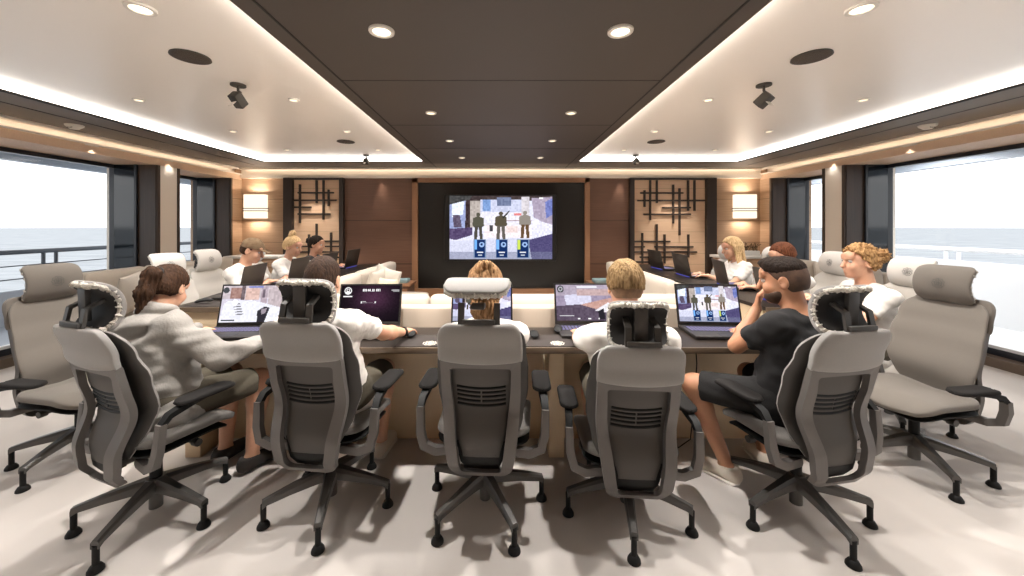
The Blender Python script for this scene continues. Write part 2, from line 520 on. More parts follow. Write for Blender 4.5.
M['haircurl'] = hairmat('golden curly hair', (124, 90, 56), (196, 156, 108))
M['hairauburn'] = hairmat('auburn hair', (74, 42, 28), (118, 72, 48))
M['hairthin'] = hairmat('thinning brown hair', (34, 24, 18), (64, 46, 35))
M['fade'] = mat('clipped stubble hair', (84, 60, 44), 0.7, col2=(54, 38, 28), vscale=30)
M['fadeblond'] = mat('clipped blond hair', (136, 104, 76), 0.7, col2=(104, 78, 56), vscale=40)
M['cap'] = mat('brown canvas cap', (104, 82, 60), 0.9, bump=0.2, bscale=200, col2=(134, 112, 86), vscale=24)
M['eyewhite'] = mat('eye white', (196, 188, 180), 0.4)
M['iris'] = mat('dark iris', (40, 28, 20), 0.2)
M['hairtie'] = mat('black hair tie', (16, 15, 15), 0.7)

# ------------------------------------------------------------------ the room
XW, XG, YB = 4.8, 5.42, 6.86
ZS, ZT = 2.575, 2.64           # soffit level, tray ceiling level
ZH = 2.36                      # window heads / bottom of cornice
YF = -2.6                      # wall behind the photographer
struct('floor', MB().bb((-XG - .02, YF, -0.06), (XG + .02, YB + .1, 0)), M['floor'])
# soffit: dark border and central panel at ZS, light trays recessed between them
mb = MB()
def cbox(x0, x1, y0, y1, z0=ZS, z1=ZS + .12): mb.bb((x0, y0, z0), (x1, y1, z1))
YT = 6.12; XS = 3.92; XC = 1.29; YT0 = -1.6
for s in (-1, 1):
    cbox(s * XS, s * (XW + .2), YF, YB)
    cbox(s * XC, s * XS, YT, YB); cbox(0, s * XC, YT + .2, YB); cbox(s * XC, s * XS, YF, YT0)
struct('ceiling_border', mb, M['soffit'])
mb = MB(); cbox(-XC, XC, YF, YT + .2)
struct('ceiling', mb, M['dark'])
mb = MB()
for s in (-1, 1):
    mb.bb((s * (XC - .02), YT0 - .02, ZT), (s * (XS + .02), YT + .02, ZT + .04))
struct('ceiling_tray', mb, M['tray'])
# cove strips: back and outer sides of each tray (lit lens in a channel)
for s in (-1, 1):
    mb = MB()
    mb.bb((s * (XS - .002), YT0, ZS + .006), (s * (XS + .0), YT, ZT))
    mb.bb((s * XC, YT - .002, ZS + .006), (s * XS, YT, ZT))
    o = mb.obj('cove_light_strip', M['led'], smooth=False)
    tag(o, ('lit cove strip along the %s window side of the light ceiling' % ('left' if s < 0 else 'right')), 'light strip', 'cove light strips')
for s in (-1, 1):
    sd = 'left' if s < 0 else 'right'
    mb = MB(); mb.bb((s * (XC + .004), YT0 + .1, ZS + .012), (s * (XC + .008), YT - .1, ZT - .006))  # unseen strips added to brighten the pale trays
    tag(mb.obj('added_fill_strip', M['ledfill'], smooth=False), 'unseen added fill strip on the inner edge of the %s pale ceiling, behind the dark panel' % sd, 'light strip', 'cove light strips')
    mb = MB(); mb.bb((s * 4.862, YF, ZS - .006), (s * 4.895, YB - .1, ZS - .001))
    tag(mb.obj('cornice_light_strip', M['ledwarm'], smooth=False), 'warm light strip concealed in the cornice above the %s windows' % sd, 'light strip', 'cornice light strips')
tag(MB().bb((-XW + .1, YB - .068, ZS - .006), (XW - .1, YB - .04, ZS - .001)).obj('cornice_light_strip', M['ledwarm'], smooth=False), 'warm light strip concealed in the cornice along the back wall', 'light strip', 'cornice light strips')
# joints and grooves of the central panel, soffit groove lines
mb = MB()
for s in (-1, 1):
    mb.bb((s * 1.17, YF, ZS - .003), (s * 1.182, YB, ZS + .001))
    mb.bb((s * 4.30, YF, ZS - .003), (s * 4.31, YB - .4, ZS + .001))
    mb.bb((s * (XS), YF, ZS - .012), (s * (XS + .02), YT, ZS + .001))
for y in (1.5, 2.72, 3.92, 5.1):
    mb.bb((-1.17, y, ZS - .002), (1.17, y + .006, ZS + .001))
struct('trim_1', mb, M['darkline'])
# cornice: cream upper band and ribbed veneer lower band on both sides, cream steps on the back wall
mb = MB()
for s in (-1, 1):
    mb.bb((s * (XW + .14), YF, 2.47), (s * (XG + .1), YB, ZS))
    mb.bb((s * (XW - .01), YF, 2.545), (s * (XW + .02), YB, ZS))
    mb.bb((s * (XW - .01), YF, 2.455), (s * (XW + .2), YB, 2.475))
mb.bb((-XW, YB - .05, 2.39), (XW, YB + .1, 2.455)); mb.bb((-XW, YB - .02, 2.44), (XW, YB + .1, ZS + .02)); mb.bb((-XW, YB - .10, 2.545), (XW, YB - .078, ZS))
struct('trim_2', mb, M['cream'])
mb = MB()
for s in (-1, 1): mb.bb((s * (XW + .01), YF, ZH), (s * (XG + .1), YB, 2.47))
struct('trim_3', mb, M['grille'])
# side walls: piers between the windows, veneered end return, threshold
PIERS = [(5.18, 5.50), (YF, -1.2)]
for s, nm in ((-1, 'wall_left'), (1, 'wall_right')):
    mb = MB()
    for a, b in PIERS: mb.bb((s * XW, a, 0), (s * (XG + .1), b, ZH))
    struct(nm, mb, M['cream'])
    mb = MB(); mb.bb((s * XW, 6.58, 0), (s * (XG + .1), YB + .1, ZH)); struct(nm + '_return', mb, M['wood'])
    mb = MB(); mb.bb((s * 5.24, -1.2, 0), (s * (XG + .06), 5.18, .10)); mb.bb((s * 5.24, 5.5, 0), (s * (XG + .06), 6.58, .10))
    struct('baseboard_' + ('left' if s < 0 else 'right'), mb, M['threshold'])
    mb = MB()                                   # slim bronze edges on the piers
    for y in (5.18, 5.50, 6.58): mb.bb((s * (XW - .012), y - .02, 0), (s * (XW + .03), y + .02, ZH))
    struct('trim_' + ('4' if s < 0 else '5'), mb, M['jamb'])
n = 0
for s in (-1, 1):
    for (y0, y1) in ((-1.2, 5.18), (5.50, 6.58)):
        n += 1
        mb = MB()
        def fr(a, b): mb.bb((s * (XG - .05), a[0], a[1]), (s * (XG + .03), b[0], b[1]))
        fr((y0, .10), (y1, .17)); fr((y0, ZH - .05), (y1, ZH)); fr((y1 - .035, .1), (y1, ZH)); fr((y0, .1), (y0 + .035, ZH))
        w = struct('window_%d' % n, mb, M['winframe'])
        mb = MB(); mb.bb((s * (XG - .012), y0, .15), (s * (XG - .002), y1, ZH)); struct('pane', mb, M['glass'], w)
        mb = MB(); mb.bb((s * (XG - .04), y0 + .03, .17), (s * (XG + .02), y1 - .03, .20)); struct('white_rail', mb, M['white'], w)
        # deep reveal at the far side: brown lining, dark joint, smoked glossy panel
        mb = MB(); mb.bb((s * (XW + .01), y1 - .03, 0), (s * 5.06, y1 + .01, ZH)); struct('reveal_lining', mb, M['jamb'], w)
        mb = MB(); mb.bb((s * 5.08, y1 - .045, .1), (s * (XG - .05), y1 + .01, ZH)); struct('reveal_panel', mb, M['jambglass'], w)
        mb = MB(); mb.bb((s * 5.055, y1 - .055, .1), (s * 5.085, y1 + .01, ZH)); struct('reveal_joint', mb, M['winframe'], w)
struct('wall_front', MB().bb((-XG - .1, YF - .1, 0), (XG + .1, YF, ZS + .1)), M['wood'])

# back wall: oak corners, brown veneer, black niche for the display
px = lambda p: (p - 501) * YB / 370.0            # picture column -> metres on the back wall plane
struct('wall_back', MB().bb((-XG - .1, YB, 0), (XG + .1, YB + .1, ZS + .1)), M['wood'])
mb = MB(); mb.bb((px(345), YB - .03, 0), (px(413), YB + .01, 2.39)); mb.bb((px(588), YB - .03, 0), (px(628), YB + .01, 2.39))
struct('wall_back_veneer', mb, M['brownwood'])
mb = MB()
mb.bb((px(413), YB - .08, 0), (px(418.5), YB, 2.39)); mb.bb((px(584), YB - .08, 0), (px(589), YB, 2.39))
mb.bb((px(413), YB - .08, 2.31), (px(589), YB, 2.39)); mb.bb((px(413), YB - .10, 0), (px(589), YB, .36))
struct('trim_6', mb, M['brownframe'])
struct('wall_back_niche', MB().bb((px(418.5), YB - .02, .36), (px(584), YB + .01, 2.31)), M['black'])

# ------------------------------------------------------------------ lattice screens
def lattice(name, label, x0, x1, frl, frr, hbars, vbars):
    t = thing(name, label, 'decorative screen', ((px(x0) + px(x1)) / 2, YB, 0), 0)
    ox = (px(x0) + px(x1)) / 2
    zz = lambda y: 1.5 + (226 - y) * YB / 370.0
    def b(nm, xa, xb, za, zb, d0, d1, m): MB().bb((xa - ox, -d1, za), (xb - ox, -d0, zb)).obj(nm, m, t, smooth=False)
    b('backing_panel', px(x0), px(x1), 0.02, 2.385, .005, .03, M['screenwood'])
    b('frame_post', px(frl[0]), px(frl[1]), 0.0, 2.39, .005, .11, M['lattice'])
    b('frame_post', px(frr[0]), px(frr[1]), 0.0, 2.39, .005, .11, M['lattice'])
    b('frame_rail', px(frl[1]), px(frr[0]), 2.36, 2.39, .005, .10, M['lattice'])
    for (y, xa, xb) in hbars: b('lattice_bar', px(xa), px(xb), zz(y) - .014, zz(y) + .014, .03, .062, M['lattice'])
    for (x, ya, yb) in vbars: b('lattice_bar', px(x) - .014, px(x) + .014, zz(yb), zz(ya), .03, .070, M['lattice'])
q = 4.115
cx = lambda v: 230 + v / q
cy = lambda v: 140 + v / q
lattice('lattice_screen', 'narrower screen of crossing dark bars, left of the large display', 295, 341.5, (286.5, 295), (341.5, 345.5),
        [(cy(216), cx(285), cx(432)), (cy(247), cx(268), cx(443)), (cy(275), cx(268), cx(340)), (cy(303), cx(285), cx(417)), (cy(414), cx(330), cx(460)), (cy(435), cx(300), cx(460)), (cy(458), cx(290), cx(460)), (cy(480), cx(400), cx(460))],
        [(cx(294), cy(182), cy(340)), (cx(362), cy(165), cy(258)), (cx(390), cy(165), cy(326)), (cx(411), cy(203), cy(271)), (cx(362), cy(342), cy(440)), (cx(331), cy(386), cy(500)), (cx(421), cy(378), cy(500))])
cx = lambda v: 600 + v / q
lattice('lattice_screen', 'wider screen of crossing dark bars, right of the large display', 632.5, 704, (628.5, 632.5), (704, 713.5),
        [(cy(217), cx(162), cx(337)), (cy(248), cx(150), cx(428)), (cy(277), cx(252), cx(368)), (cy(304), cx(175), cx(368)), (cy(415), cx(134), cx(284)), (cy(437), cx(134), cx(180)), (cy(437), cx(220), cx(378)), (cy(458), cx(134), cx(393)), (cy(479), cx(160), cx(300)), (cy(499), cx(134), cx(240))],
        [(cx(179), cy(206), cy(274)), (cx(202), cy(165), cy(328)), (cx(229), cy(165), cy(258)), (cx(296), cy(183), cy(342)), (cx(322), cy(198), cy(390)), (cx(357), cy(165), cy(290)), (cx(383), cy(165), cy(290)), (cx(170), cy(380), cy(505)), (cx(229), cy(344), cy(505)), (cx(261), cy(386), cy(505)), (cx(358), cy(386), cy(480)), (cx(199), cy(468), cy(515))])

# ------------------------------------------------------------------ wall sconces
def sconce(label, xc):
    t = thing('wall_sconce', label, 'wall lamp', (px(xc), YB, 0), 0, 'wall sconces')
    z0, z1 = 1.5 + (226 - 218) * YB / 370, 1.5 + (226 - 194.5) * YB / 370
    MB().bb((-.19, -.16, z0), (.19, -.05, z1), bev=.012).obj('lamp_shade', M['sconce'], t)
    MB().bb((-.12, -.05, z0 + .08), (.12, 0, z1 - .08)).obj('backplate', M['brownframe'], t, smooth=False)
    zc = (z0 + z1) / 2 - .06
    for dz in (-.022, .022): MB().bb((-.20, -.170, zc + dz - .007), (.20, -.045, zc + dz + .007)).obj('band', M['lattice'], t, smooth=False)
    for zz_, rot in ((z1 + .05, PI), (z0 - .05, 0)):
        l = bpy.data.lights.new('sconce_glow', 'AREA'); l.energy = 2.2; l.color = (1, .88, .74); l.size = .3; l.size_y = .06; l.shape = 'RECTANGLE'
        lo = bpy.data.objects.new('sconce_glow', l); C.objects.link(lo); lo.location = (px(xc), YB - .10, zz_); lo.rotation_euler = (rot, 0, 0)
sconce('glowing rectangular wall sconce nearest the left windows', 259.5)
sconce('glowing rectangular wall sconce nearest the right windows', 741)

# ------------------------------------------------------------------ ceiling fittings
def spotlamp(x, y, z, e, size=1.25, blend=.35, col=(1, .945, .89), rad=.03):
    l = bpy.data.lights.new('downlight_beam', 'SPOT'); l.energy = e; l.color = col; l.spot_size = size; l.spot_blend = blend; l.shadow_soft_size = rad
    o = bpy.data.objects.new('downlight_beam', l); C.objects.link(o); o.location = (x, y, z - .03); return o
def make_downlight(x, y, z, r, label, group, m='lamp'):
    t = thing('downlight', label, 'ceiling light', (x, y, z), 0, group)
    MB().lathe([(r * .72, -.004), (r * .75, -.012), (r, -.010), (r * 1.02, 0.0), (r * .72, 0.0)], (0, 0, 0), 28).obj('trim_ring', M['trimring'], t)
    MB().lathe([(r * .02, -.007), (r * .70, -.007), (r * .70, -.001), (r * .02, -.001)], (0, 0, 0), 24).obj('lens', M[m], t)
rows = [(2.03, .655, .068), (3.49, .66, .05), (4.62, .64, .05), (5.76, .61, .05)]
ordn = ['nearest the camera', 'second from the camera', 'third from the camera', 'farthest from the camera']
for i, (y, x, r) in enumerate(rows):
    for s in (-1, 1):
        make_downlight(s * x, y, ZS, r,
                       'round downlight in the dark ceiling panel, %s of its %s row' % (ordn[i], 'left' if s < 0 else 'right'), 'downlights in the dark centre panel', 'lamp' if i < 1 else 'dimlamp')
trows = [(1.93, 1.88, .066, 'large round downlight in the pale %s ceiling nearest the camera'), (3.32, 1.86, .045, 'round downlight in the pale %s ceiling beside the bracketed spotlight'),
         (3.32, 3.25, .045, 'round downlight in the pale %s ceiling near the middle of the lit cove'), (4.42, 1.84, .045, 'small round downlight just before the far speaker of the %s ceiling'),
         (4.42, 3.2, .045, 'small round downlight by the cove, two rows from the back on the %s'), (5.48, 3.17, .045, 'small round downlight in the back outer corner of the %s tray'),
         (5.48, 1.82, .045, 'small round downlight in the back inner corner of the %s tray')]
for (y, x, r, lab) in trows:
    for s in (-1, 1):
        make_downlight(s * x, y, ZT, r, lab % ('left' if s < 0 else 'right'), 'downlights in the pale ceiling', 'lamp' if y < 2 else 'dimlamp')
for s in (-1, 1):
    sd = 'left' if s < 0 else 'right'
    for (y, lab) in ((2.48, 'dark round ceiling speaker nearest the camera on the %s'), (4.96, 'dark round ceiling speaker far back on the %s')):
        t = thing('ceiling_speaker', lab % sd, 'speaker', (s * 2.08, y, ZT), 0, 'ceiling speakers')
        MB().lathe([(.01, -.012), (.085, -.014), (.105, -.010), (.112, 0), (.01, 0)], (0, 0, 0), 32).obj('grille', M['speaker'], t)
        MB().lathe([(.112, 0), (.114, -.008), (.106, -.010), (.104, 0)], (0, 0, 0), 32).obj('ring', M['spot'], t)
    for (y, x, lab, k) in ((2.97, 2.11, 'dark bracketed spotlight hanging from the %s ceiling', 1), (5.9, 2.15, 'small bracketed spotlight at the back of the %s ceiling', .8)):
        t = thing('spotlight', lab % sd, 'spotlight', (s * x, y, ZT), R(20) * s, 'bracketed spotlights')
        MB().lathe([(.001, 0), (.055 * k, 0), (.055 * k, -.014), (.001, -.014)], (0, 0, 0), 20).obj('ceiling_plate', M['spot'], t)
        MB().tube([(0, 0, -.01), (0, 0, -.05 * k), (.025 * k, 0, -.065 * k), (.03 * k, 0, -.1 * k)], .010 * k, 8).obj('bracket', M['spot'], t)
        ax = Matrix.Rotation(R(50), 3, 'X') @ Matrix.Rotation(R(12), 3, 'Y')
        MB().box((0, .0, -.125 * k), (.075 * k, .075 * k, .115 * k), ax, bev=.008).obj('lamp_head', M['spot'], t)
        MB().box((0, -.048 * k, -.168 * k), (.05 * k, .006, .05 * k), Matrix.Rotation(R(-40), 3, 'X'), bev=.003).obj('lens', M['trimring'], t)
    t = thing('smoke_detector', 'white smoke detector on the dark border above the %s windows' % sd, 'smoke detector', (s * 4.52, 3.92, ZS), 0, 'smoke detectors')
    MB().lathe([(.001, -.045), (.035, -.044), (.050, -.030), (.070, -.016), (.074, 0), (.001, 0)], (0, 0, 0), 28).obj('housing', M['trimring'], t)
    mk = MB()
    for i, w in enumerate((-.022, -.006, .010, .024)): mk.box((w, -.047, -.034), (.010, .003, .008 + .003 * (i % 2)), Matrix.Rotation(R(-40), 3, 'X'))
    mk.obj('marking', M['black'], t, smooth=False)
    for i, y in enumerate((2.2, 3.35, 4.35, 5.35)):
        t = thing('cornice_lamp', 'small recessed lamp in the cream cornice above the %s windows, %s' % (sd, ordn[i]), 'ceiling light', (s * (XW + .025), y, 2.455), 0, 'recessed cornice lamps')
        MB().bb((-.02, -.075, -.010), (.02, .075, 0), bev=.004).obj('trim_ring', M['trimring'], t)
        spotlamp(s * (XW - .02), y, 2.44, 2.5, 1.6, .6)
        for dy in (-.035, .035): MB().lathe([(.001, -.013), (.012, -.013), (.012, -.009), (.001, -.009)], (0, dy, 0), 12).obj('lens', M['spot'], t)

# ------------------------------------------------------------------ large display
def paint(w, h):
    return np.zeros((h, w, 3), np.float32)
def rect(im, x0, y0, x1, y1, c, a=1.0):
    h, w, _ = im.shape
    X0, X1, Y0, Y1 = [int(round(v)) for v in (x0 * w, x1 * w, y0 * h, y1 * h)]
    X1 = max(X1, X0 + 1); Y1 = max(Y1, Y0 + 1)
    im[Y0:Y1, X0:X1] = im[Y0:Y1, X0:X1] * (1 - a) + np.array(c) / 255.0 * a
def poly(im, pts, c, a=1.0):
    h, w, _ = im.shape
    yy, xx = np.mgrid[0:h, 0:w]; xx = (xx + .5) / w; yy = (yy + .5) / h
    ins = np.zeros((h, w), bool); n = len(pts)
    for i in range(n):
        (x1, y1), (x2, y2) = pts[i], pts[(i + 1) % n]
        if y1 == y2: continue
        cnd = (yy < y1) != (yy < y2)
        ins ^= cnd & (xx < (x2 - x1) * (yy - y1) / (y2 - y1) + x1)
    im[ins] = im[ins] * (1 - a) + np.array(c) / 255.0 * a
def disc(im, x, y, r, c, a=1.0, r0=0):
    h, w, _ = im.shape
    yy, xx = np.mgrid[0:h, 0:w]
    d = np.hypot((xx + .5) / w - x, ((yy + .5) / h - y) * h / w)
    k = (d < r) & (d >= r0)
    im[k] = im[k] * (1 - a) + np.array(c) / 255.0 * a
def speck(im, x0, y0, x1, y1, amt, seed=1, cell=2):
    rs = np.random.RandomState(seed); h, w, _ = im.shape
    X0, X1, Y0, Y1 = int(x0 * w), int(x1 * w), int(y0 * h), int(y1 * h)
    nz = rs.rand((Y1 - Y0) // cell + 1, (X1 - X0) // cell + 1, 1) - .5
    nz = nz.repeat(cell, 0).repeat(cell, 1)[:Y1 - Y0, :X1 - X0]
    im[Y0:Y1, X0:X1] = np.clip(im[Y0:Y1, X0:X1] + nz * amt, 0, 1)
def figure(im, x, y, hgt, c1, c2, rifle=False):
    w = hgt * .30
    disc(im, x, y + hgt * .07, w * .16, c1)
    poly(im, [(x - w * .42, y + hgt * .2), (x, y + hgt * .12), (x + w * .42, y + hgt * .2), (x + w * .45, y + hgt * .48), (x + w * .28, y + hgt * .55), (x - w * .28, y + hgt * .55), (x - w * .45, y + hgt * .48)], c1)
    poly(im, [(x - w * .28, y + hgt * .5), (x - w * .02, y + hgt * .5), (x - w * .1, y + hgt), (x - w * .34, y + hgt)], c2)
    poly(im, [(x + w * .02, y + hgt * .5), (x + w * .28, y + hgt * .5), (x + w * .34, y + hgt), (x + w * .12, y + hgt)], c2)
    if rifle: poly(im, [(x + w * .1, y + hgt * .2), (x + w * .62, y - hgt * .04), (x + w * .66, y), (x + w * .16, y + hgt * .26)], (50, 48, 46))
def plaza(w, h, cards=True):
    """sunlit square with three standing figures above three blue cards"""
    im = paint(w, h)
    rect(im, 0, 0, 1, 1, (218, 218, 238))
    rect(im, 0, 0, 1, .08, (70, 60, 60)); rect(im, .30, .06, .72, .26, (196, 200, 224)); rect(im, .32, .06, .40, .24, (120, 150, 200)); rect(im, .46, .03, .60, .16, (110, 120, 150))
    rect(im, .30, .26, .76, .46, (226, 224, 236)); rect(im, .44, .38, .80, .40, (170, 150, 160)); rect(im, .63, .28, .70, .31, (220, 130, 130))
    rect(im, .34, .46, .80, .66, (236, 226, 230)); rect(im, .55, .48, .66, .58, (226, 206, 204))
    poly(im, [(0, 0), (.2, 0), (.18, .5), (0, .55)], (150, 160, 200)); poly(im, [(.02, .1), (.15, .05), (.13, .3), (.02, .34)], (226, 234, 250))
    poly(im, [(.16, .0), (.22, 0), (.20, .55), (.15, .55)], (60, 48, 50)); poly(im, [(0, 0), (.22, 0), (.2, .06), (0, .14)], (70, 70, 70))
    poly(im, [(.03, .3), (.1, .3), (.12, .5), (.04, .5)], (90, 80, 100))
    poly(im, [(0, .52), (.22, .50), (.22, .62), (.06, .70), (0, .68)], (84, 70, 104))
    poly(im, [(.8, .04), (1, .02), (1, .5), (.82, .34)], (168, 156, 176)); poly(im, [(.93, .1), (1, .04), (1, .3), (.94, .36)], (110, 120, 180)); poly(im, [(.8, .36), (1, .46), (1, .56), (.8, .52)], (224, 222, 240))
    poly(im, [(.76, .70), (1, .60), (1, 1), (.80, 1)], (78, 72, 112)); poly(im, [(0, .72), (.76, .66), (.8, 1), (0, 1)], (204, 206, 226))
    poly(im, [(0, .88), (1, .88), (1, 1), (0, 1)], (120, 124, 150), .55)
    rect(im, .20, .08, .30, .5, (176, 166, 160)); rect(im, .70, .02, .78, .44, (206, 200, 206)); rect(im, .39, .46, .42, .56, (70, 68, 74))
    speck(im, 0, 0, 1, .66, .11, 3, 3); speck(im, 0, .66, 1, 1, .07, 4, 2)
    figure(im, .28, .27, .42, (84, 82, 70), (74, 70, 64)); figure(im, .50, .25, .44, (86, 78, 64), (96, 90, 84), True); figure(im, .735, .24, .43, (140, 132, 124), (98, 74, 52))
    if cards:
        for x0, c in ((.235, (110, 170, 240)), (.448, (120, 176, 246)), (.655, (196, 214, 90))):
            rect(im, x0, .69, x0 + .12, .98, (120, 140, 170)); rect(im, x0 + .008, .70, x0 + .112, .97, (22, 44, 92))
            rect(im, x0 + .008, .70, x0 + .034, .85, c); disc(im, x0 + .078, .77, .026, (150, 180, 226), 1, .012)
            rect(im, x0 + .03, .885, x0 + .092, .905, (220, 224, 232)); rect(im, x0 + .042, .93, x0 + .08, .945, (190, 196, 210))
    rect(im, .87, .03, .91, .05, (240, 240, 240))
    return im
def courtyard(w, h):
    """first-person view of a pale courtyard with steps"""
    im = paint(w, h)
    rect(im, 0, 0, 1, 1, (206, 200, 214)); rect(im, 0, 0, 1, .36, (196, 184, 190)); rect(im, .12, .05, .30, .36, (158, 124, 116)); rect(im, .30, .0, .36, .40, (110, 96, 100))
    rect(im, .38, .08, .60, .40, (208, 176, 166)); rect(im, .64, .02, .74, .5, (176, 160, 170)); rect(im, .76, .05, 1, .6, (186, 172, 176)); rect(im, .66, .1, .70, .34, (110, 98, 108))
    poly(im, [(.1, .42), (.5, .40), (1, .62), (1, 1), (0, 1), (.04, .5)], (226, 226, 236))
    for i in range(5): poly(im, [(.18 + .02 * i, .50 + .07 * i), (.30 + .02 * i, .48 + .07 * i), (.31 + .02 * i, .51 + .07 * i), (.19 + .02 * i, .53 + .07 * i)], (120, 118, 126))
    speck(im, 0, 0, 1, .45, .12, 8, 3); speck(im, 0, .45, 1, 1, .06, 9, 3)
    disc(im, .05, .12, .05, (70, 72, 76)); disc(im, .22, .46, .05, (240, 240, 244))
    rect(im, .42, .02, .66, .05, (90, 110, 190))
    poly(im, [(.60, .70), (.72, .58), (.80, .62), (.74, 1), (.62, 1)], (46, 44, 52)); poly(im, [(.66, .66), (.76, .62), (.74, .76), (.68, .8)], (150, 140, 150))
    rect(im, .03, .93, .25, .96, (60, 62, 70))
    return im
def hazyroom(w, h):
    im = paint(w, h)
    rect(im, 0, 0, 1, 1, (150, 138, 160)); rect(im, 0, 0, 1, .3, (168, 156, 172)); poly(im, [(.14, .3), (.6, .22), (.62, .5), (.18, .62)], (206, 204, 224)); rect(im, .36, .12, 1, .3, (186, 160, 160))
    poly(im, [(.3, .6), (1, .35), (1, .8), (.5, .85)], (190, 150, 140)); poly(im, [(0, .6), (.4, .55), (1, .82), (1, 1), (0, 1)], (88, 76, 92)); poly(im, [(.66, .72), (.9, .5), (1, .56), (1, .8)], (226, 222, 228))
    speck(im, 0, 0, 1, 1, .08, 5, 3); disc(im, .08, .12, .06, (56, 56, 60)); rect(im, .36, .04, .72, .09, (224, 224, 230)); disc(im, .08, .12, .04, (170, 170, 176), 1, .02)
    for x0 in (.36, .54, .72): rect(im, x0, .93, x0 + .05, .97, (236, 236, 236))
    rect(im, .05, .86, .3, .875, (210, 210, 214)); poly(im, [(.72, .74), (.82, .66), (.84, .96), (.74, .96)], (40, 38, 44))
    return im
def lobby(w, h):
    """dark violet menu page with a round emblem, a wordmark and a small notice"""
    im = paint(w, h)
    yy, xx = np.mgrid[0:h, 0:w]; g = np.exp(-(((xx / w - .55) / .35) ** 2 + ((yy / h - .35) / .4) ** 2))[..., None]
    im[:] = np.array((20, 15, 20)) / 255 + g * np.array((52, 28, 44)) / 255
    speck(im, 0, 0, 1, .8, .03, 6, 3)
    wh = (232, 230, 232)
    disc(im, .11, .15, .062, wh, 1, .048); disc(im, .11, .13, .028, wh, 1, .016); poly(im, [(.06, .19), (.11, .15), (.16, .19), (.11, .24)], wh)
    rect(im, .035, .29, .185, .32, wh)
    for x0 in (.36, .385, .41, .445, .475, .52, .545, .59, .615, .645): rect(im, x0, .095, x0 + .018, .17, wh)
    rect(im, .36, .095, .43, .115, wh); rect(im, .44, .125, .49, .145, wh); rect(im, .51, .15, .56, .17, wh); rect(im, .59, .095, .66, .115, wh)
    rect(im, .85, .12, .985, .14, (200, 198, 200)); rect(im, .88, .16, .985, .18, (160, 158, 160))
    rect(im, .34, .44, .36, .50, wh); rect(im, .365, .44, .43, .46, wh); rect(im, .365, .475, .45, .49, (170, 160, 168)); rect(im, .47, .475, .55, .485, (120, 110, 118)); disc(im, .585, .47, .014, wh); rect(im, .56, .50, .60, .512, (150, 140, 150))
    return im
def screen_mesh(name, im, w, h, parent, m, T):
    """picture of w x h metres in the local xz plane of T (4x4), first row at the top, facing -y"""
    H, W, _ = im.shape
    xs = np.linspace(-w / 2, w / 2, W + 1); zs = np.linspace(h, 0, H + 1)
    vs = [T @ V((x, 0, z)) for z in zs for x in xs]
    fs = [(j * (W + 1) + i, (j + 1) * (W + 1) + i, (j + 1) * (W + 1) + i + 1, j * (W + 1) + i + 1) for j in range(H) for i in range(W)]
    me = bpy.data.meshes.new(name); me.from_pydata([tuple(v) for v in vs], [], fs)
    ca = me.color_attributes.new('Col', 'FLOAT_COLOR', 'CORNER')
    c = np.clip(im, 0, 1); c = np.where(c <= .04045, c / 12.92, ((c + .055) / 1.055) ** 2.4)
    c = np.concatenate([c, np.ones((H, W, 1))], 2).reshape(-1, 4).repeat(4, 0).astype(np.float32)
    ca.data.foreach_set('color', c.ravel())
    me.materials.append(m)
    o = bpy.data.objects.new(name, me); C.objects.link(o); o.parent = parent
    return o
YTV = YB - .10
t = thing('television', 'large wall display showing three figures, hung in the black niche', 'television', (0, YTV, 0))
k = YTV / 370.0
tx0, tx1, tz0, tz1 = (443 - 501) * k, (557.5 - 501) * k, 1.5 - (261.5 - 226) * k, 1.5 + (226 - 193) * k
MB().bb((tx0, 0, tz0), (tx1, .07, tz1), bev=.006).obj('housing', M['bezel'], t)
mb = MB()
for a, b in (((tx0, tz0), (tx1, tz0 + .02)), ((tx0, tz1 - .02), (tx1, tz1)), ((tx0, tz0), (tx0 + .02, tz1)), ((tx1 - .02, tz0), (tx1, tz1))): mb.bb((a[0], -.012, a[1]), (b[0], .002, b[1]))
mb.obj('bezel', M['bezel'], t, smooth=False)
sx0, sx1, sz0, sz1 = (449.6 - 501) * k, (552.2 - 501) * k, 1.5 - (258.6 - 226) * k, 1.5 + (226 - 195.2) * k
screen_mesh('screen', plaza(180, 112), sx1 - sx0, sz1 - sz0, t, M['screen'], Matrix.Translation(((sx0 + sx1) / 2, -.004, sz0)))

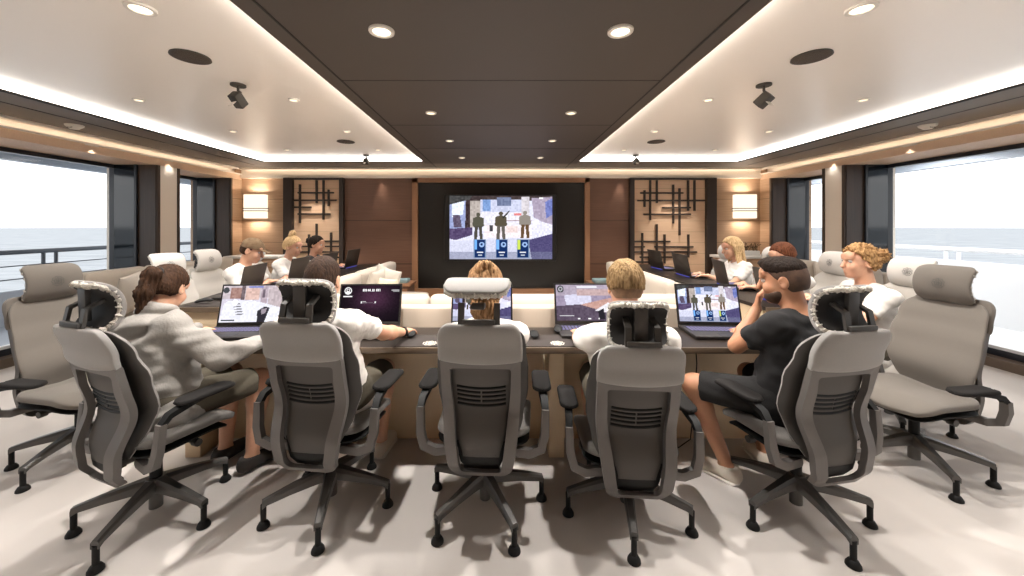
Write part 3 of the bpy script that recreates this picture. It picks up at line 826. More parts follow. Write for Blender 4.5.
# ------------------------------------------------------------------ outside: side decks, rails, overhang, sea
struct('sea', MB().add([(-3000, -3000, -7), (3000, -3000, -7), (3000, 3000, -7), (-3000, 3000, -7)], [(0, 1, 2, 3)]), M['sea'])
for s in (-1, 1):
    sd = 'left' if s < 0 else 'right'
    struct('exterior_deck_' + sd, MB().bb((s * (XG + .1), -6, -.1), (s * 7.4, 12, 0.02)), M['deckgrey'] if s < 0 else M['white'])  # left deck and bulwark coloured grey for the shade there
    mb = MB(); mb.bb((s * (XG + .1), -6, 2.62), (s * 7.5, 12, 2.72)); mb.bb((s * 7.35, -6, 2.50), (s * 7.5, 12, 2.66))
    struct('exterior_overhang_' + sd, mb, M['deckgrey'])
    struct('exterior_bulwark_' + sd, MB().bb((s * 7.3, -6, 0), (s * 7.42, 12, .54 if s < 0 else .95), bev=.02), M['deckgrey'] if s < 0 else M['white'])
    rm = M['railgrey'] if s < 0 else M['white']
    t = thing('deck_rail', ('grey tubular deck rail with wires outside the left window' if s < 0 else 'white tubular deck rail outside the right window'), 'railing', (s * 7.36, 0, 0))
    zr = 1.11 if s < 0 else 1.13
    MB().tube([(0, -5, zr), (0, 11, zr)], .038, 10).obj('top_rail', rm, t)
    if s < 0:
        for z in (.90, .70): MB().tube([(0, -5, z), (0, 11, z)], .010, 6).obj('wire', rm, t)
    for y in (1.5, 3.8, 6.1, 8.4):
        t2 = thing('deck_lamp', 'small round lamp under the %s deck overhang, %s' % (sd, ordn[(1.5, 3.8, 6.1, 8.4).index(y)]), 'ceiling light', (s * 6.35, y, 2.62), 0, 'deck overhang lamps')
        MB().lathe([(.001, -.012), (.05, -.012), (.06, -.006), (.06, 0), (.001, 0)], (0, 0, 0), 20).obj('lens', M['trimring'], t2)
        if s > 0:
            lo = spotlamp(6.35, y, 2.59, 100, 2.6, .4, (1, 1, 1)); lo.rotation_euler = (0, -R(25), 0)
    for y in (2.2, 5.95, 6.12, 9.0): MB().tube([(0, y, .53 if s < 0 else .94), (0, y, zr)], .024, 8).obj('post', rm, t)
# ------------------------------------------------------------------ task chair (facing +y)
def lerp(a, b, t): return a + (b - a) * t
def interp(tab, x):
    if x <= tab[0][0]: return tab[0][1]
    for (x0, y0), (x1, y1) in zip(tab, tab[1:]):
        if x <= x1:
            t = (x - x0) / (x1 - x0); t = t * t * (3 - 2 * t); return lerp(y0, y1, t)
    return tab[-1][1]
YB_TAB = [(.30, -.195), (.38, -.237), (.46, -.243), (.63, -.197), (.80, -.232), (.92, -.265), (1.05, -.303)]
def yback(x, z): return interp(YB_TAB, z) + .55 * x * x
CREST = [  # strokes of a round embroidered crest, unit square
    [(math.cos(a) * (.46 + .045 * math.cos(9 * a)), math.sin(a) * (.46 + .045 * math.cos(9 * a))) for a in [2 * PI * i / 54 for i in range(55)]],
    [(-.26, -.12), (-.30, .08), (-.2, .24), (-.05, .3), (.12, .28), (.25, .16), (.28, -.02), (.2, -.2), (.05, -.3), (-.14, -.27), (-.26, -.12)],
    [(-.16, .1), (-.05, .04), (.06, .1), (.16, .06)], [(-.12, -.04), (0, -.12), (.14, -.06)], [(-.04, .22), (-.02, -.24)], [(.1, .2), (.08, -.2)], [(-.2, .0), (-.08, -.02)],
    [(-.36, .1), (-.2, .02)], [(.36, .12), (.22, .04)], [(-.3, -.26), (-.16, -.16)], [(.3, -.26), (.16, -.14)], [(0, .42), (0, .3)]]
def crest(mb, P, size, w, lift=.002):
    """flat stroke ribbons following the surface P(a,b) -> (point, normal)"""
    for s in CREST:
        for i in range(len(s) - 1):
            a, b = V((*s[i], 0)) * size, V((*s[i + 1], 0)) * size
            d = (b - a); d.normalize(); n = V((-d.y, d.x, 0)) * w
            q = []
            for c in (a + n, a - n, b - n, b + n):
                p, nn = P(c.x, c.y); q.append(p + nn * lift)
            mb.add(q, [(0, 1, 2, 3)])
def make_headrest(parent, pitch, cover, piv=(0, -.252, 1.075), bow=66):
    """curved pad with gathered hem over a dark lining, on a two-post bracket"""
    Rr, W, arc = .120 * 66 / bow, .139, R(bow)
    Mx = Matrix.Translation(V(piv)) @ Matrix.Rotation(pitch, 4, 'X')
    def P(u, v):
        th = lerp(-arc, arc, v)
        d = min(v, 1 - v) * 2 * arc * Rr
        x = (2 * u - 1) * hwr(d, W, .055)
        return Mx @ V((x, Rr * math.cos(th) - .045 + .12 * x * x, Rr * math.sin(th) + .05))
    hc = MB().slab(P, 26, 26, .030, edge=.5).obj('headrest_cover', cover, parent)
    def P2(u, v):
        th = lerp(-arc * .93, arc * .93, v); d = min(v, 1 - v) * 1.86 * arc * Rr
        x = (2 * u - 1) * hwr(d, W * .93, .05)
        return Mx @ V((x, (Rr - .021) * math.cos(th) - .045 + .12 * x * x, (Rr - .021) * math.sin(th) + .05))
    MB().slab(P2, 20, 20, .008).obj('headrest_lining', M['shell'], parent)
    # gathered elastic hem round the rim, on the lining side
    rim = []
    N = 132
    for i in range(N):
        t = 4 * i / N; e = .985
        if t < 1: u, v = lerp(1 - e, e, t), 1 - e
        elif t < 2: u, v = e, lerp(1 - e, e, t - 1)
        elif t < 3: u, v = lerp(e, 1 - e, t - 2), e
        else: u, v = 1 - e, lerp(e, 1 - e, t - 3)
        u = .5 - .5 * math.cos(PI * u) if 0 else u
        rim.append(P(u, v))
    cen = Mx @ V((0, -.02, .05)); back = (Mx.to_3x3() @ V((0, -1, 0)))
    pts = []; rad = []
    for i, p in enumerate(rim):
        q = p + (cen - p).normalized() * (.010 + .003 * math.sin(i * 2.1)) + back * .004
        pts.append(q); rad.append(.0115 + .0035 * math.sin(i * 2.6) + .002 * math.sin(i * 1.3 + 1))
    pts.append(pts[0]); rad.append(rad[0])
    MB().tube(pts, rad, 8, cap=False).obj('elastic_hem', M['ruche'], hc)
    e = MB()
    def PS(a, b):
        th = b / (Rr + .017); x = a
        return Mx @ V((x, (Rr + .0155) * math.cos(th) - .045 + .12 * x * x, (Rr + .0155) * math.sin(th) + .05)), (Mx.to_3x3() @ V((0, math.cos(th), math.sin(th))))
    crest(e, PS, .064, .0014)
    e.obj('crest', M['emblem'], hc, smooth=False)
    sec = [(-1, -.5), (1, -.5), (1, .5), (-1, .5)]
    top = Mx @ V((0, -.01, .05))
    for s in (-1, 1):
        posts = [(s * .080, -.278, .985), (s * .082, -.300, 1.05), (s * .082, -.285, piv[2] + .075)] if bow < 50 else [(s * .066, -.278, .985), (s * .067, -.308, 1.03), (s * .067, -.300, piv[2] - .02), (s * .064, top.y - .012, top.z + .0), (s * .060, top.y + .05, top.z + .03)]
        MB().tube(posts, .014, sec=sec).obj('headrest_bracket', M['darkplastic'], parent)
    MB().box((0, -.308, 1.068), (.148, .020, .022), bev=.004).obj('bracket_crossbar', M['darkplastic'], parent)
    cb = MB(); cb.box(top + (V((0, .012, .012)) if bow > 50 else V((0, .0, .075))), (.062, .022, .15 if bow > 50 else .08), Matrix.Rotation(pitch, 3, 'X'), bev=.006)
    cb.obj('tilt_block', M['darkplastic'], parent)
def make_chair(label, fab, cover, pitch, base_rot=0.0, arms=(.66, 0.0, 0.0), hpiv=(0, -.265, 1.085), bow=66):
    t = thing('office_chair', label, 'chair', group='swivel chairs'); t['spin'] = base_rot
    # five-star base on glides
    for i in range(5):
        a = base_rot + 2 * PI * i / 5; d = V((math.cos(a), math.sin(a), 0)); w = V((-d.y, d.x, 0))
        secs = [(.03, .175, .032, .030), (.10, .165, .026, .026), (.20, .148, .021, .020), (.295, .128, .018, .015), (.318, .118, .018, .018)]
        vs = []
        for (r, z, hw, hh) in secs:
            for (p, q) in ((-1, -1), (1, -1), (1, .4), (.6, 1), (-.6, 1), (-1, .4)): vs.append(d * r + w * hw * p + V((0, 0, z + hh * q)))
        fs = []
        for k in range(len(secs) - 1):
            for j in range(6): fs.append((k * 6 + j, k * 6 + (j + 1) % 6, k * 6 + 6 + (j + 1) % 6, k * 6 + 6 + j))
        fs += [(5, 4, 3, 2, 1, 0), tuple(len(vs) - 6 + j for j in range(6))]
        g = MB().add(vs, fs).obj('leg', M['basegrey'], t, ang=.5)
        c = d * .312
        MB().lathe([(.013, .115), (.013, .032), (.020, .028), (.029, .012), (.030, .003), (.026, 0.0)], (c.x, c.y, 0), 16).obj('glide', M['blackplastic'], g)
    MB().lathe([(.040, .205), (.046, .195), (.046, .145), (.034, .135), (.029, .130), (.029, .05), (.02, .045)], (0, 0, 0), 20).obj('base_hub', M['basegrey'], t)
    MB().lathe([(.026, .40), (.026, .19)], (0, 0, 0), 16).obj('gas_lift', M['blackplastic'], t)
    mech = MB(); mech.box((0, -.03, .395), (.16, .30, .05), bev=.012); mech.box((0, -.15, .395), (.10, .10, .045), Matrix.Rotation(R(-18), 3, 'X'), bev=.01)
    for s in (-1, 1): mech.tube([(s * .05, .06, .392), (s * .20, .06, .392)], .012, 8); mech.tube([(s * .20, .06, .392), (s * .235, .06, .392)], .019, 10)
    mech.obj('tilt_mechanism', M['darkplastic'], t)
    # seat cushion with a waterfall front, on a tray
    def S(u, v):
        y = lerp(-.165, .270, v); d = min(v, 1 - v) * .435
        x = (2 * u - 1) * hwr(d, .252 - .02 * (1 - v), .09)
        z = .462 - .05 * max(0, (v - .72) / .28) ** 2 + .014 * (2 * u - 1) ** 2 - .012 * (1 - abs(2 * u - 1)) + .012 * max(0, (.2 - v) / .2)
        return V((x, y, z))
    MB().slab(S, 22, 24, .062, edge=.3, power=5).obj('seat', M['seatfab'] if fab is M['fabric'] else fab, t)
    def S2(u, v):
        y = lerp(-.155, .240, v); d = min(v, 1 - v) * .40
        return V(((2 * u - 1) * hwr(d, .235, .09), y, .424 - .045 * max(0, (v - .72) / .28) ** 2))
    MB().slab(S2, 14, 14, .022).obj('seat_tray', M['blackplastic'], t)
    # front pad of the backrest
    HW = [(.42, .150), (.55, .200), (.68, .226), (.80, .226), (.92, .214), (1.04, .200)]
    def B(u, v):
        z = lerp(.42, 1.035, v)
        d = min((1 - v) * .6, v * .6 + .02); x = (2 * u - 1) * hwr(d, interp(HW, z), .07)
        return V((x, yback(0, z) + .062 + .75 * x * x + .012 * max(0, 1 - abs(z - .62) / .2) * (1 - abs(2 * u - 1)) - .024 * max(0, (z - .82) / .2), z))
    MB().slab(B, 22, 26, .028, edge=.3, mib=1).obj('back_cushion', [M['darkplastic'], fab], t)
    # upholstered upper back shell
    HU = [(.84, .194), (.90, .197), (.97, .196), (1.06, .182)]
    def U(u, v):
        z = lerp(.872 - .012 * (1 - (2 * u - 1) ** 2), 1.055, v); d = (1 - v) * .19
        x = (2 * u - 1) * hwr(min(d, v * .19 + .03), interp(HU, z), .045)
        return V((x, yback(x, z) + .012 * 0, z))
    MB().slab(U, 22, 16, .046, edge=.45).obj('upper_back', fab, t)
    # moulded frame with its tapering opening, slotted panel inside
    out = rounded([(-.190, .885), (.190, .885), (.190, .66), (.178, .52), (.160, .39), (.138, .305), (-.138, .305), (-.160, .39), (-.178, .52), (-.190, .66)], [.02, .02, .1, .1, .1, .05, .05, .1, .1, .1])
    inn = rounded([(-.145, .832), (.145, .832), (.141, .68), (.124, .54), (.106, .40), (.094, .328), (-.094, .328), (-.106, .40), (-.124, .54), (-.141, .68)], [.018, .018, .1, .1, .1, .02, .02, .1, .1, .1])
    yf = lambda x, z: interp(YB_TAB, z) + .55 * x * x
    MB().ring(out, inn, yf, .030).obj('back_frame', M['plastic'], t, ang=.6)
    lp = MB()
    def L(u, v):
        z = lerp(.395, .86, v); x = (2 * u - 1) * interp([(.395, .088), (.52, .118), (.70, .146), (.86, .152)], z)
        return V((x, yf(x, z) + .030 - .01 * v, z))
    lp.slab(L, 12, 16, .010, mi=0)
    for i in range(5):
        z = .640 + i * .023
        for sx in (-1, 1):
            pts = [(sx * x, yf(x, z - .012 * (1 - (x / .13) ** 2)) + .0195, z - .012 * (1 - (x / .13) ** 2)) for x in ([.004, .03, .06, .09, .118] if i in (1, 2, 3) else [0, .03, .06, .09, .118])]
            lp.tube(pts, .0075, 6, mi=1)
    lp.obj('lumbar_panel', [M['panelplastic'], M['blackplastic']], t)
    sp = MB(); sp.tube([(0, -.15, .385), (0, -.180, .385), (0, -.190, .41), (0, -.19, .45)], [.05, .055, .05, .03], sec=[(-1.4, -.4), (1.4, -.4), (1.4, .4), (-1.4, .4)])
    sp.obj('back_stem', M['blackplastic'], t)
    def K(u, v):
        z = lerp(.318, .47, v); x = (2 * u - 1) * interp([(.318, .085), (.40, .108), (.47, .118)], z)
        return V((x, yf(x, z) + .030 + .006 * v, z))
    MB().slab(K, 10, 8, .010).obj('recess_dark', M['blackplastic'], t)  # black plate paints in the dark of the recess below the panel
    # arms
    az, ain, ayaw = arms
    for s in (-1, 1):
        asup = MB().tube([(s * .13, -.13, .385), (s * .235, -.15, .388), (s * .290, -.155, .415), (s * .308, -.15, .48), (s * .312, -.14, az - .06)],
                  [.020, .020, .021, .020, .018], sec=[(-.8, -1), (.8, -1), (1, 0), (.8, 1), (-.8, 1), (-1, 0)]).obj('arm_support', M['plastic'], t)
        MB().tube([(s * .312, -.142, az - .07), (s * .309, -.11, az - .035), (s * .302, -.02, az - .014), (s * .300, .05, az - .010)], [.016, .018, .020, .014], sec=[(-1, -.7), (1, -.7), (1, .7), (-1, .7)]).obj('pivot_link', M['blackplastic'], asup)
        def A(u, v):
            y = lerp(-.075, .185, v); d = min(v, 1 - v) * .26; x = (2 * u - 1) * hwr(d, .048, .04)
            q = rotz(ayaw * s) @ V((x, y, 0)); return V((s * (.300 - ain) + q.x, q.y, az + .006 * (2 * u - 1) ** 2))
        MB().slab(A, 10, 14, .026, edge=.4).obj('arm_pad', M['armpad'], t)
    make_headrest(t, pitch, cover, hpiv, bow)
    return t
# (x, y, heading clockwise from straight ahead in degrees, scale in z, label, prototype)
chair_std = make_chair('grey swivel chair of the ponytailed person in the grey hoodie', M['fabric'], M['fabric'], R(2), 0.2)
chair_flip = make_chair('grey swivel chair with its headrest tipped flat, occupied by the person with pinned-up hair', M['fabric'], M['fabric'], R(86), R(54) + .06, hpiv=(0, -.275, 1.075), bow=36)
chair_emp = make_chair('empty swivel chair in shade-darkened taupe, facing in beside the left window', M['fabricshade'], M['fabricshade'], R(4), .5, (.60, 0, 0))
chair_far = make_chair('chair coloured as sunlit', M['fabriclit'], M['coverlit'], R(6), .1)
CH = {
 'A': (chair_std, -1.79, 1.92, 20, None),
 'B': (chair_std, -.92, 2.01, 6, 'grey swivel chair of the man with thinning dark hair and a wristwatch'),
 'C': (chair_flip, -.085, 1.98, 3, None),
 'D': (chair_std, .66, 1.96, 4, 'grey swivel chair of the short-haired blond man in white'),
 'E': (chair_std, 1.55, 1.945, -10, 'grey swivel chair of the man in the black t-shirt'),
 'G': (chair_emp, -2.74, 2.41, 98, None),
 'F': (chair_emp, 2.59, 2.32, -97, 'empty swivel chair in shade-darkened taupe, facing in, nearest the right window'),
 'H': (chair_far, -2.88, 3.38, 104, 'empty chair coloured as sunlit, between the ponytailed person and the left window'),
 'I': (chair_far, -2.95, 3.98, 96, 'chair coloured as sunlit, behind the man in the brown cap'),
 'I2': (chair_far, -3.02, 4.85, 92, 'chair coloured as sunlit, behind the person with light blonde pinned-up hair'),
 'J': (chair_far, 3.02, 2.88, -100, 'chair coloured as sunlit, behind the curly-haired man in white'),
 'K': (chair_far, 3.08, 3.68, -88, 'chair coloured as sunlit, behind the auburn-haired person'),
 'L': (chair_far, 3.06, 4.50, -86, 'chair coloured as sunlit, behind the long-haired blonde person'),
 'L2': (chair_far, 3.02, 5.35, -88, 'empty chair coloured as sunlit, at the far right end, before the wider lattice screen'),
}
FEET = {'A': -85, 'B': -76, 'C': -62, 'D': -102, 'E': -89, 'F': -108.5, 'G': -85}
LIFT = {'D': -.095, 'E': -.02}
def settle(root, k, h):
    for c in root.children:
        n = c.name.split('.')[0]
        if n == 'leg': c.rotation_euler = (0, 0, R(FEET.get(k, 20) + h) - root['spin'])
        elif n not in ('base_hub', 'gas_lift') and k in LIFT: c.location = (0, 0, LIFT[k])
used = set(); CHAIRS = []
for k, (pr, x, y, h, lab) in CH.items():
    if pr.name not in used:
        used.add(pr.name); pr.location = (x, y, 0); pr.rotation_euler = (0, 0, -R(h))
        if lab: pr['label'] = lab
        ch = pr
    else: ch = dup(pr, (x, y, 0), -R(h), lab)
    CHAIRS.append((ch, k, h))
for ch, k, h in CHAIRS: settle(ch, k, h)
for ch, k, h in CHAIRS: del ch['spin']

# ------------------------------------------------------------------ desks
ZD, ZW = .765, .875
t = thing('front_desk', 'long dark-topped desk across the room in front of the near chairs', 'desk', (0, 2.24, 0))
MB().bb((-2.05, .012, ZD - .028), (2.05, .46, ZD), bev=.004).obj('desk_top', M['desktop'], t)
MB().bb((-2.055, -.002, ZD - .036), (2.055, .012, ZD + .001), bev=.003).obj('edge_strip', M['deskedge'], t)
for a, b in ((-2.0, .30), (.42, 2.0)):
    MB().bb((a, .38, 0), (b, .40, ZD - .028)).obj('modesty_panel', M['deskpanel'], t, smooth=False)
for x in (-2.0, .36, 2.0):
    MB().bb((x - .05, .16, 0), (x + .05, .38, ZD - .03), bev=.004).obj('leg', M['deskpanel'], t)
for s in (-1, 1):
    t = thing('side_desk', 'raised console desk running back along the %s group of people' % ('left' if s < 0 else 'right'), 'desk', (s * 2.3, 0, 0))
    y0, y1 = 2.86, 6.1
    MB().bb((-.25, y0, ZW - .03), (.25, y1, ZW), bev=.004).obj('desk_top', M['desktop'], t)
    mb = MB(); mb.bb((-.255, y0 - .012, ZW - .036), (.255, y0, ZW + .001)); MB.bb(mb, (.25 * s, y0, ZW - .036), (.258 * s, y1, ZW + .001))
    mb.obj('edge_strip', M['deskedge'], t, smooth=False)
    for yy in (y0 + .02, 4.5, y1 - .04): MB().bb((-.23, yy, 0), (.23, yy + .03, ZW - .03)).obj('leg', M['deskpanel'], t, smooth=False)
    MB().bb((-.24 * s, y0 + .05, 0), (-.21 * s, y1 - .05, ZW - .03)).obj('modesty_panel', M['deskpanel'], t, smooth=False)

# ------------------------------------------------------------------ laptops
def laptop(x, y, z, yaw, label, im, tilt=14, lidmat='laptop', W=.45, D=.30, H=.295, glow=None, group='gaming laptops'):
    """yaw clockwise; screen faces -y when yaw = 0"""
    t = thing('laptop', label, 'laptop', (x, y, z), -R(yaw), group)
    MB().bb((-W / 2, -D / 2, .004), (W / 2, D / 2, .024), bev=.006).obj('base', M['laptop'], t)
    ft = MB()
    kb = MB(); kb.bb((-W * .45, -.02, .0235), (W * .45, D / 2 - .045, .0255), mi=0)
    for j in range(5):
        for i in range(16):
            kb.bb((-W * .44 + i * W * .055 + .004, -.014 + j * .0215, .0255), (-W * .44 + (i + 1) * W * .055 - .005, -.014 + j * .0215 + .011, .0272), mi=1)
    kb.obj('keyboard', [M['keydark'], M['keys']], t, smooth=False)
    MB().bb((-.055, -D / 2 + .015, .0238), (.055, -D / 2 + .085, .0252), bev=.0005).obj('trackpad', M['keydark'], t, smooth=False)
    T = Matrix.Translation((0, D / 2 - .012, .024)) @ Matrix.Rotation(-R(tilt), 4, 'X')
    lid = MB(); lid.bb((-W / 2, 0, 0), (W / 2, .009, H), bev=.003)
    lid.v = [tuple(T @ V(p)) for p in lid.v]
    lo = lid.obj('lid', M[lidmat], t)
    bz = MB(); bz.bb((-W / 2 + .003, -.0015, .003), (W / 2 - .003, .001, H - .003)); bz.v = [tuple(T @ V(p)) for p in bz.v]
    bo = bz.obj('bezel', M['bezel'], lo, smooth=False)
    if im is not None:
        screen_mesh('screen', im, W - .026, H - .036, lo, M['screen'], T @ Matrix.Translation((0, -.0028, .024)))
    if glow:
        MB().bb((-W * .42, D / 2, .008), (W * .42, D / 2 + .003, .016)).obj('light_bar', M['blueglow'], t, smooth=False)
    return t
laptop(-1.80, 2.52, ZD, -4, 'open laptop showing a pale courtyard, before the ponytailed person in grey', courtyard(96, 56))
laptop(-.95, 2.53, ZD, -2, 'open laptop with a dark violet menu page and white emblem', lobby(150, 90))
laptop(-.14, 2.55, ZD, 0, 'open laptop mostly hidden behind the tipped flat headrest', plaza(64, 38, False))
laptop(.62, 2.56, ZD, 0, 'open laptop with a hazy violet room on screen, before the blond man', hazyroom(96, 56))
laptop(1.50, 2.53, ZD, 4, 'open laptop showing three standing figures, beside the man in black', plaza(120, 72))
for (y, yaw, lab) in ((3.34, 80, 'open laptop, dark lid toward the camera, before the man in the brown cap'), (4.12, 86, 'open laptop beside the hands of the man in the brown cap'),
                      (4.84, 90, 'laptop facing the person with light blonde pinned-up hair'), (5.62, 92, 'laptop at the far end of the left desk, facing the person in the black vest')):
    laptop(-2.41, y, ZW, yaw, lab, plaza(40, 24, False), 12, 'laptoplid', W=.43, H=.262, D=.28, glow=True, group='laptops on the side desks')
for (y, yaw, lab) in ((3.80, 74, 'laptop facing the auburn-haired person on the right desk'), (4.66, 88, 'laptop facing the long-haired blonde person'), (5.45, 92, 'unattended laptop at the far end of the right desk')):
    laptop(2.43, y, ZW, -yaw, lab, plaza(40, 24, False), 12, 'laptoplid', W=.43, H=.262, D=.28, glow=True, group='laptops on the side desks')
laptop(2.36, 2.99, ZW, -88, 'laptop of the curly-haired man, hidden behind the man in black', plaza(40, 24, False), 12, 'laptoplid', W=.43, H=.262, D=.28, glow=True, group='laptops on the side desks')

def mousepad(x, y, z, yaw, label, w=.30, d=.24, pr=True):
    t = thing('mouse_mat', label, 'mouse mat', (x, y, z), -R(yaw), 'mouse mats')
    MB().bb((-w / 2, -d / 2, 0), (w / 2, d / 2, .004), bev=.0015).obj('mat', M['mousepad'], t)
    if pr:
        e = MB(); crest(e, lambda a, b: (V((a + w * .18, b - d * .26, .004)), V((0, 0, 1))), .085, .0034, .0008); e.obj('printed_crest', M['print'], t, smooth=False)
def mouse(x, y, z, yaw, label):
    t = thing('computer_mouse', label, 'mouse', (x, y, z), -R(yaw), 'computer mice')
    def P(u, v):
        yy = lerp(-.06, .06, v); d = min(v, 1 - v) * .12; xx = (2 * u - 1) * hwr(d, .031 - .004 * math.sin(PI * v), .03)
        return V((xx, yy, .012 + .024 * math.sin(PI * min(max(v * .9 + .02, 0), 1)) ** .7 * (1 - .5 * (2 * u - 1) ** 2)))
    MB().slab(P, 12, 14, .022, side=.3, edge=.4).obj('shell', M['blackplastic'], t)
    MB().tube([(0, .026, .036), (0, .046, .034)], .005, 8).obj('scroll_wheel', M['plastic'], t)
mousepad(-.50, 2.38, ZD, 0, 'dark mouse mat with white crest under the hand with the wristwatch')
mousepad(.30, 2.38, ZD, 0, 'dark mouse mat with white crest right of the tipped headrest chair')
mouse(-.60, 2.47, ZD + .004, -10, 'black computer mouse under the hand with the wristwatch')
mouse(.22, 2.45, ZD + .004, 0, 'black computer mouse on the mat right of the tipped headrest chair')
mouse(.40, 2.58, ZD, 10, 'black computer mouse left of the blond man')
mousepad(-2.33, 2.98, ZW, 8, 'plain dark mouse mat on the near end of the left desk', .30, .20, False)
mouse(-2.40, 2.99, ZW + .004, 60, 'black computer mouse on the near end of the left desk')
t = tag(MB().tube([(1.36, 2.60, ZD - .05), (1.355, 2.58, .70), (1.36, 2.57, .55), (1.34, 2.56, .3), (1.30, 2.54, .04), (1.2, 2.5, .006), (1.0, 2.52, .006)], .004, 6).obj('power_cable', M['blackplastic']), 'thin black cable hanging from the desk edge by the man in shorts', 'cable')

# ------------------------------------------------------------------ sofas and cushions
def cushion(mb, c, s, rot=None, edge=.45):
    """box-like upholstered cushion: slab with pillowed faces"""
    rot = rot if rot is not None else Matrix.Identity(3)
    def P(u, v):
        d = min(v, 1 - v) * s[1]
        return V(c) + rot @ V(((2 * u - 1) * hwr(d, s[0] / 2, min(.05, s[1] * .2)), (v - .5) * s[1], 0))
    mb.slab(P, 16, 16, s[2], edge=edge, power=6)
def sofa(name, label, loc, rz, L, nc, hb=.86, depth=.85, backmat='sofaback', ends=True):
    """sofa facing +y in its own frame, back plane at y=0, length L along x"""
    t = thing(name, label, 'sofa', loc, rz)
    MB().bb((-L / 2, 0.05, .06), (L / 2, depth, .30), bev=.02).obj('base', M[backmat], t)
    MB().bb((-L / 2, 0, .06), (L / 2, .16, hb - .03), bev=.035).obj('backrest', M[backmat], t)
    for i in range(nc):
        w = L / nc; x = -L / 2 + w * (i + .5)
        mb = MB(); cushion(mb, (x, depth * .56, .37), (w - .01, depth * .86, .16)); mb.obj('seat_cushion', M['sofa'], t)
        mb = MB(); cushion(mb, (x, .22, hb - .20), (w - .01, .46, .17), Matrix.Rotation(R(82), 3, 'X')); mb.obj('back_cushion', M['sofa'], t)
    for k in ((-1, 1) if ends else ()):
        pass
    for sx in (-1, 1):
        for yy in (.1, depth - .08): MB().bb((sx * (L / 2 - .1) - .025, yy - .025, 0), (sx * (L / 2 - .1) + .025, yy + .025, .07)).obj('leg', M['lattice'], t, smooth=False)
    return t
sofa('sofa', 'long cream sofa with its back to the front desk', (0, 2.80, 0), 0, 3.5, 3, hb=.915, backmat='sofaback')
sofa('sofa', 'cream sofa backing onto the left side desk', (-2.02, 4.95, 0), -PI / 2, 2.25, 3, hb=.90)
sofa('sofa', 'cream sofa backing onto the right side desk', (2.02, 4.95, 0), PI / 2, 2.25, 2, hb=.90, backmat='sofa')
sofa('window_sofa', 'cream sofa along the left windows', (-4.74, 5.05, 0), -PI / 2, 2.2, 3, hb=.97, backmat='sofa')
sofa('window_sofa', 'cream sofa along the right windows', (4.74, 5.28, 0), PI / 2, 1.75, 2, hb=.97, backmat='sofa')
def pillow(x, y, z, w, yaw, lean, label, m='pillow', th=.16, roll=0):
    mb = MB()
    def P(u, v):
        a, b = 2 * u - 1, 2 * v - 1
        k = 1 - .07 * (1 - a * a) * abs(b) ** 2; k2 = 1 - .07 * (1 - b * b) * abs(a) ** 2
        return V((a * w / 2 * k2, 0, b * w / 2 * k))
    mb.slab(P, 18, 18, th, edge=.06, power=2.2)
    o = mb.obj('throw_pillow', M[m]); o.location = (x, y, z)
    o.rotation_euler = Euler((R(lean), R(roll), -R(yaw)), 'XYZ')
    return tag(o, label, 'pillow', 'throw pillows')
pillow(-1.56, 4.55, .72, .50, 90, -12, 'large white cushion at the near end of the left inner sofa')
pillow(-1.50, 4.75, .72, .52, 40, -14, 'tall white cushion with a raised corner, above the dark laptop screen', roll=8)
pillow(-1.42, 4.42, .68, .42, 30, -12, 'small flax cushion leaning on white cushions above the dark laptop screen', 'pillowtan', roll=3)
pillow(-4.26, 4.3, .74, .50, 80, -14, 'cream cushion on the left window sofa, near end', roll=10)
pillow(-4.28, 4.9, .74, .50, 92, -14, 'cream cushion on the left window sofa, middle', roll=-6)
pillow(4.26, 4.75, .74, .50, -84, -14, 'cream cushion on the right window sofa, near end', roll=-8)
pillow(4.28, 5.4, .74, .50, -92, -14, 'cream cushion on the right window sofa, middle', roll=5)

# low furniture at the back wall
for s in (-1, 1):
    sd = 'left' if s < 0 else 'right'
    t = thing('side_table', 'small table with drawer front beside the %s edge of the display niche' % sd, 'side table', (s * 1.72, 6.25, 0))
    MB().bb((-.24, -.24, .52), (.24, .24, .56), bev=.006).obj('table_top', M['brownframe'], t)
    MB().bb((-.21, -.21, .08), (.21, .21, .52), bev=.006).obj('carcass', M['brownwood'], t)
    MB().bb((-.19, -.222, .12), (.19, -.209, .48), bev=.003).obj('drawer_front', M['brownframe'], t)
    t2 = tag(MB().box((s * 1.72, 6.22, .59), (.34, .24, .06), bev=.02).obj('folded_cloth', M['towel']), 'folded teal cloth on the %s side table' % sd, 'cloth', 'folded cloths')
    t = thing('corner_console', 'pale console in the back %s corner by the sconce' % sd, 'console', (s * 4.2, 6.42, 0))
    MB().bb((-.46, -.22, .96), (.46, .22, 1.0), bev=.005).obj('console_top', M['consolewhite'], t)
    MB().bb((-.42, -.19, 0), (.42, .19, .96), bev=.005).obj('carcass', M['wood'], t)
    for dx in (-.21, .21): MB().bb((dx - .195, -.204, .1), (dx + .195, -.189, .92), bev=.003).obj('door', M['wood'], t)
    t = thing('planter_box', 'low white planter with dry stems on the %s console' % sd, 'planter', (s * 4.25, 6.36, 1.0))
    MB().bb((-.16, -.07, 0), (.16, .07, .085), bev=.008).obj('pot', M['consolewhite'], t)
    rs = random.Random(3 + s)
    st = MB()
    for i in range(34):
        x = rs.uniform(-.14, .14); a = rs.uniform(-.5, .5); h = rs.uniform(.06, .15)
        st.tube([(x, rs.uniform(-.04, .04), .07), (x + a * h * .5, rs.uniform(-.03, .03), .08 + h * .6), (x + a * h, rs.uniform(-.06, .06), .08 + h)], [.004, .003, .006], 5)
    o = st.obj('stems', M['plant'], t); o['kind'] = 'stuff'
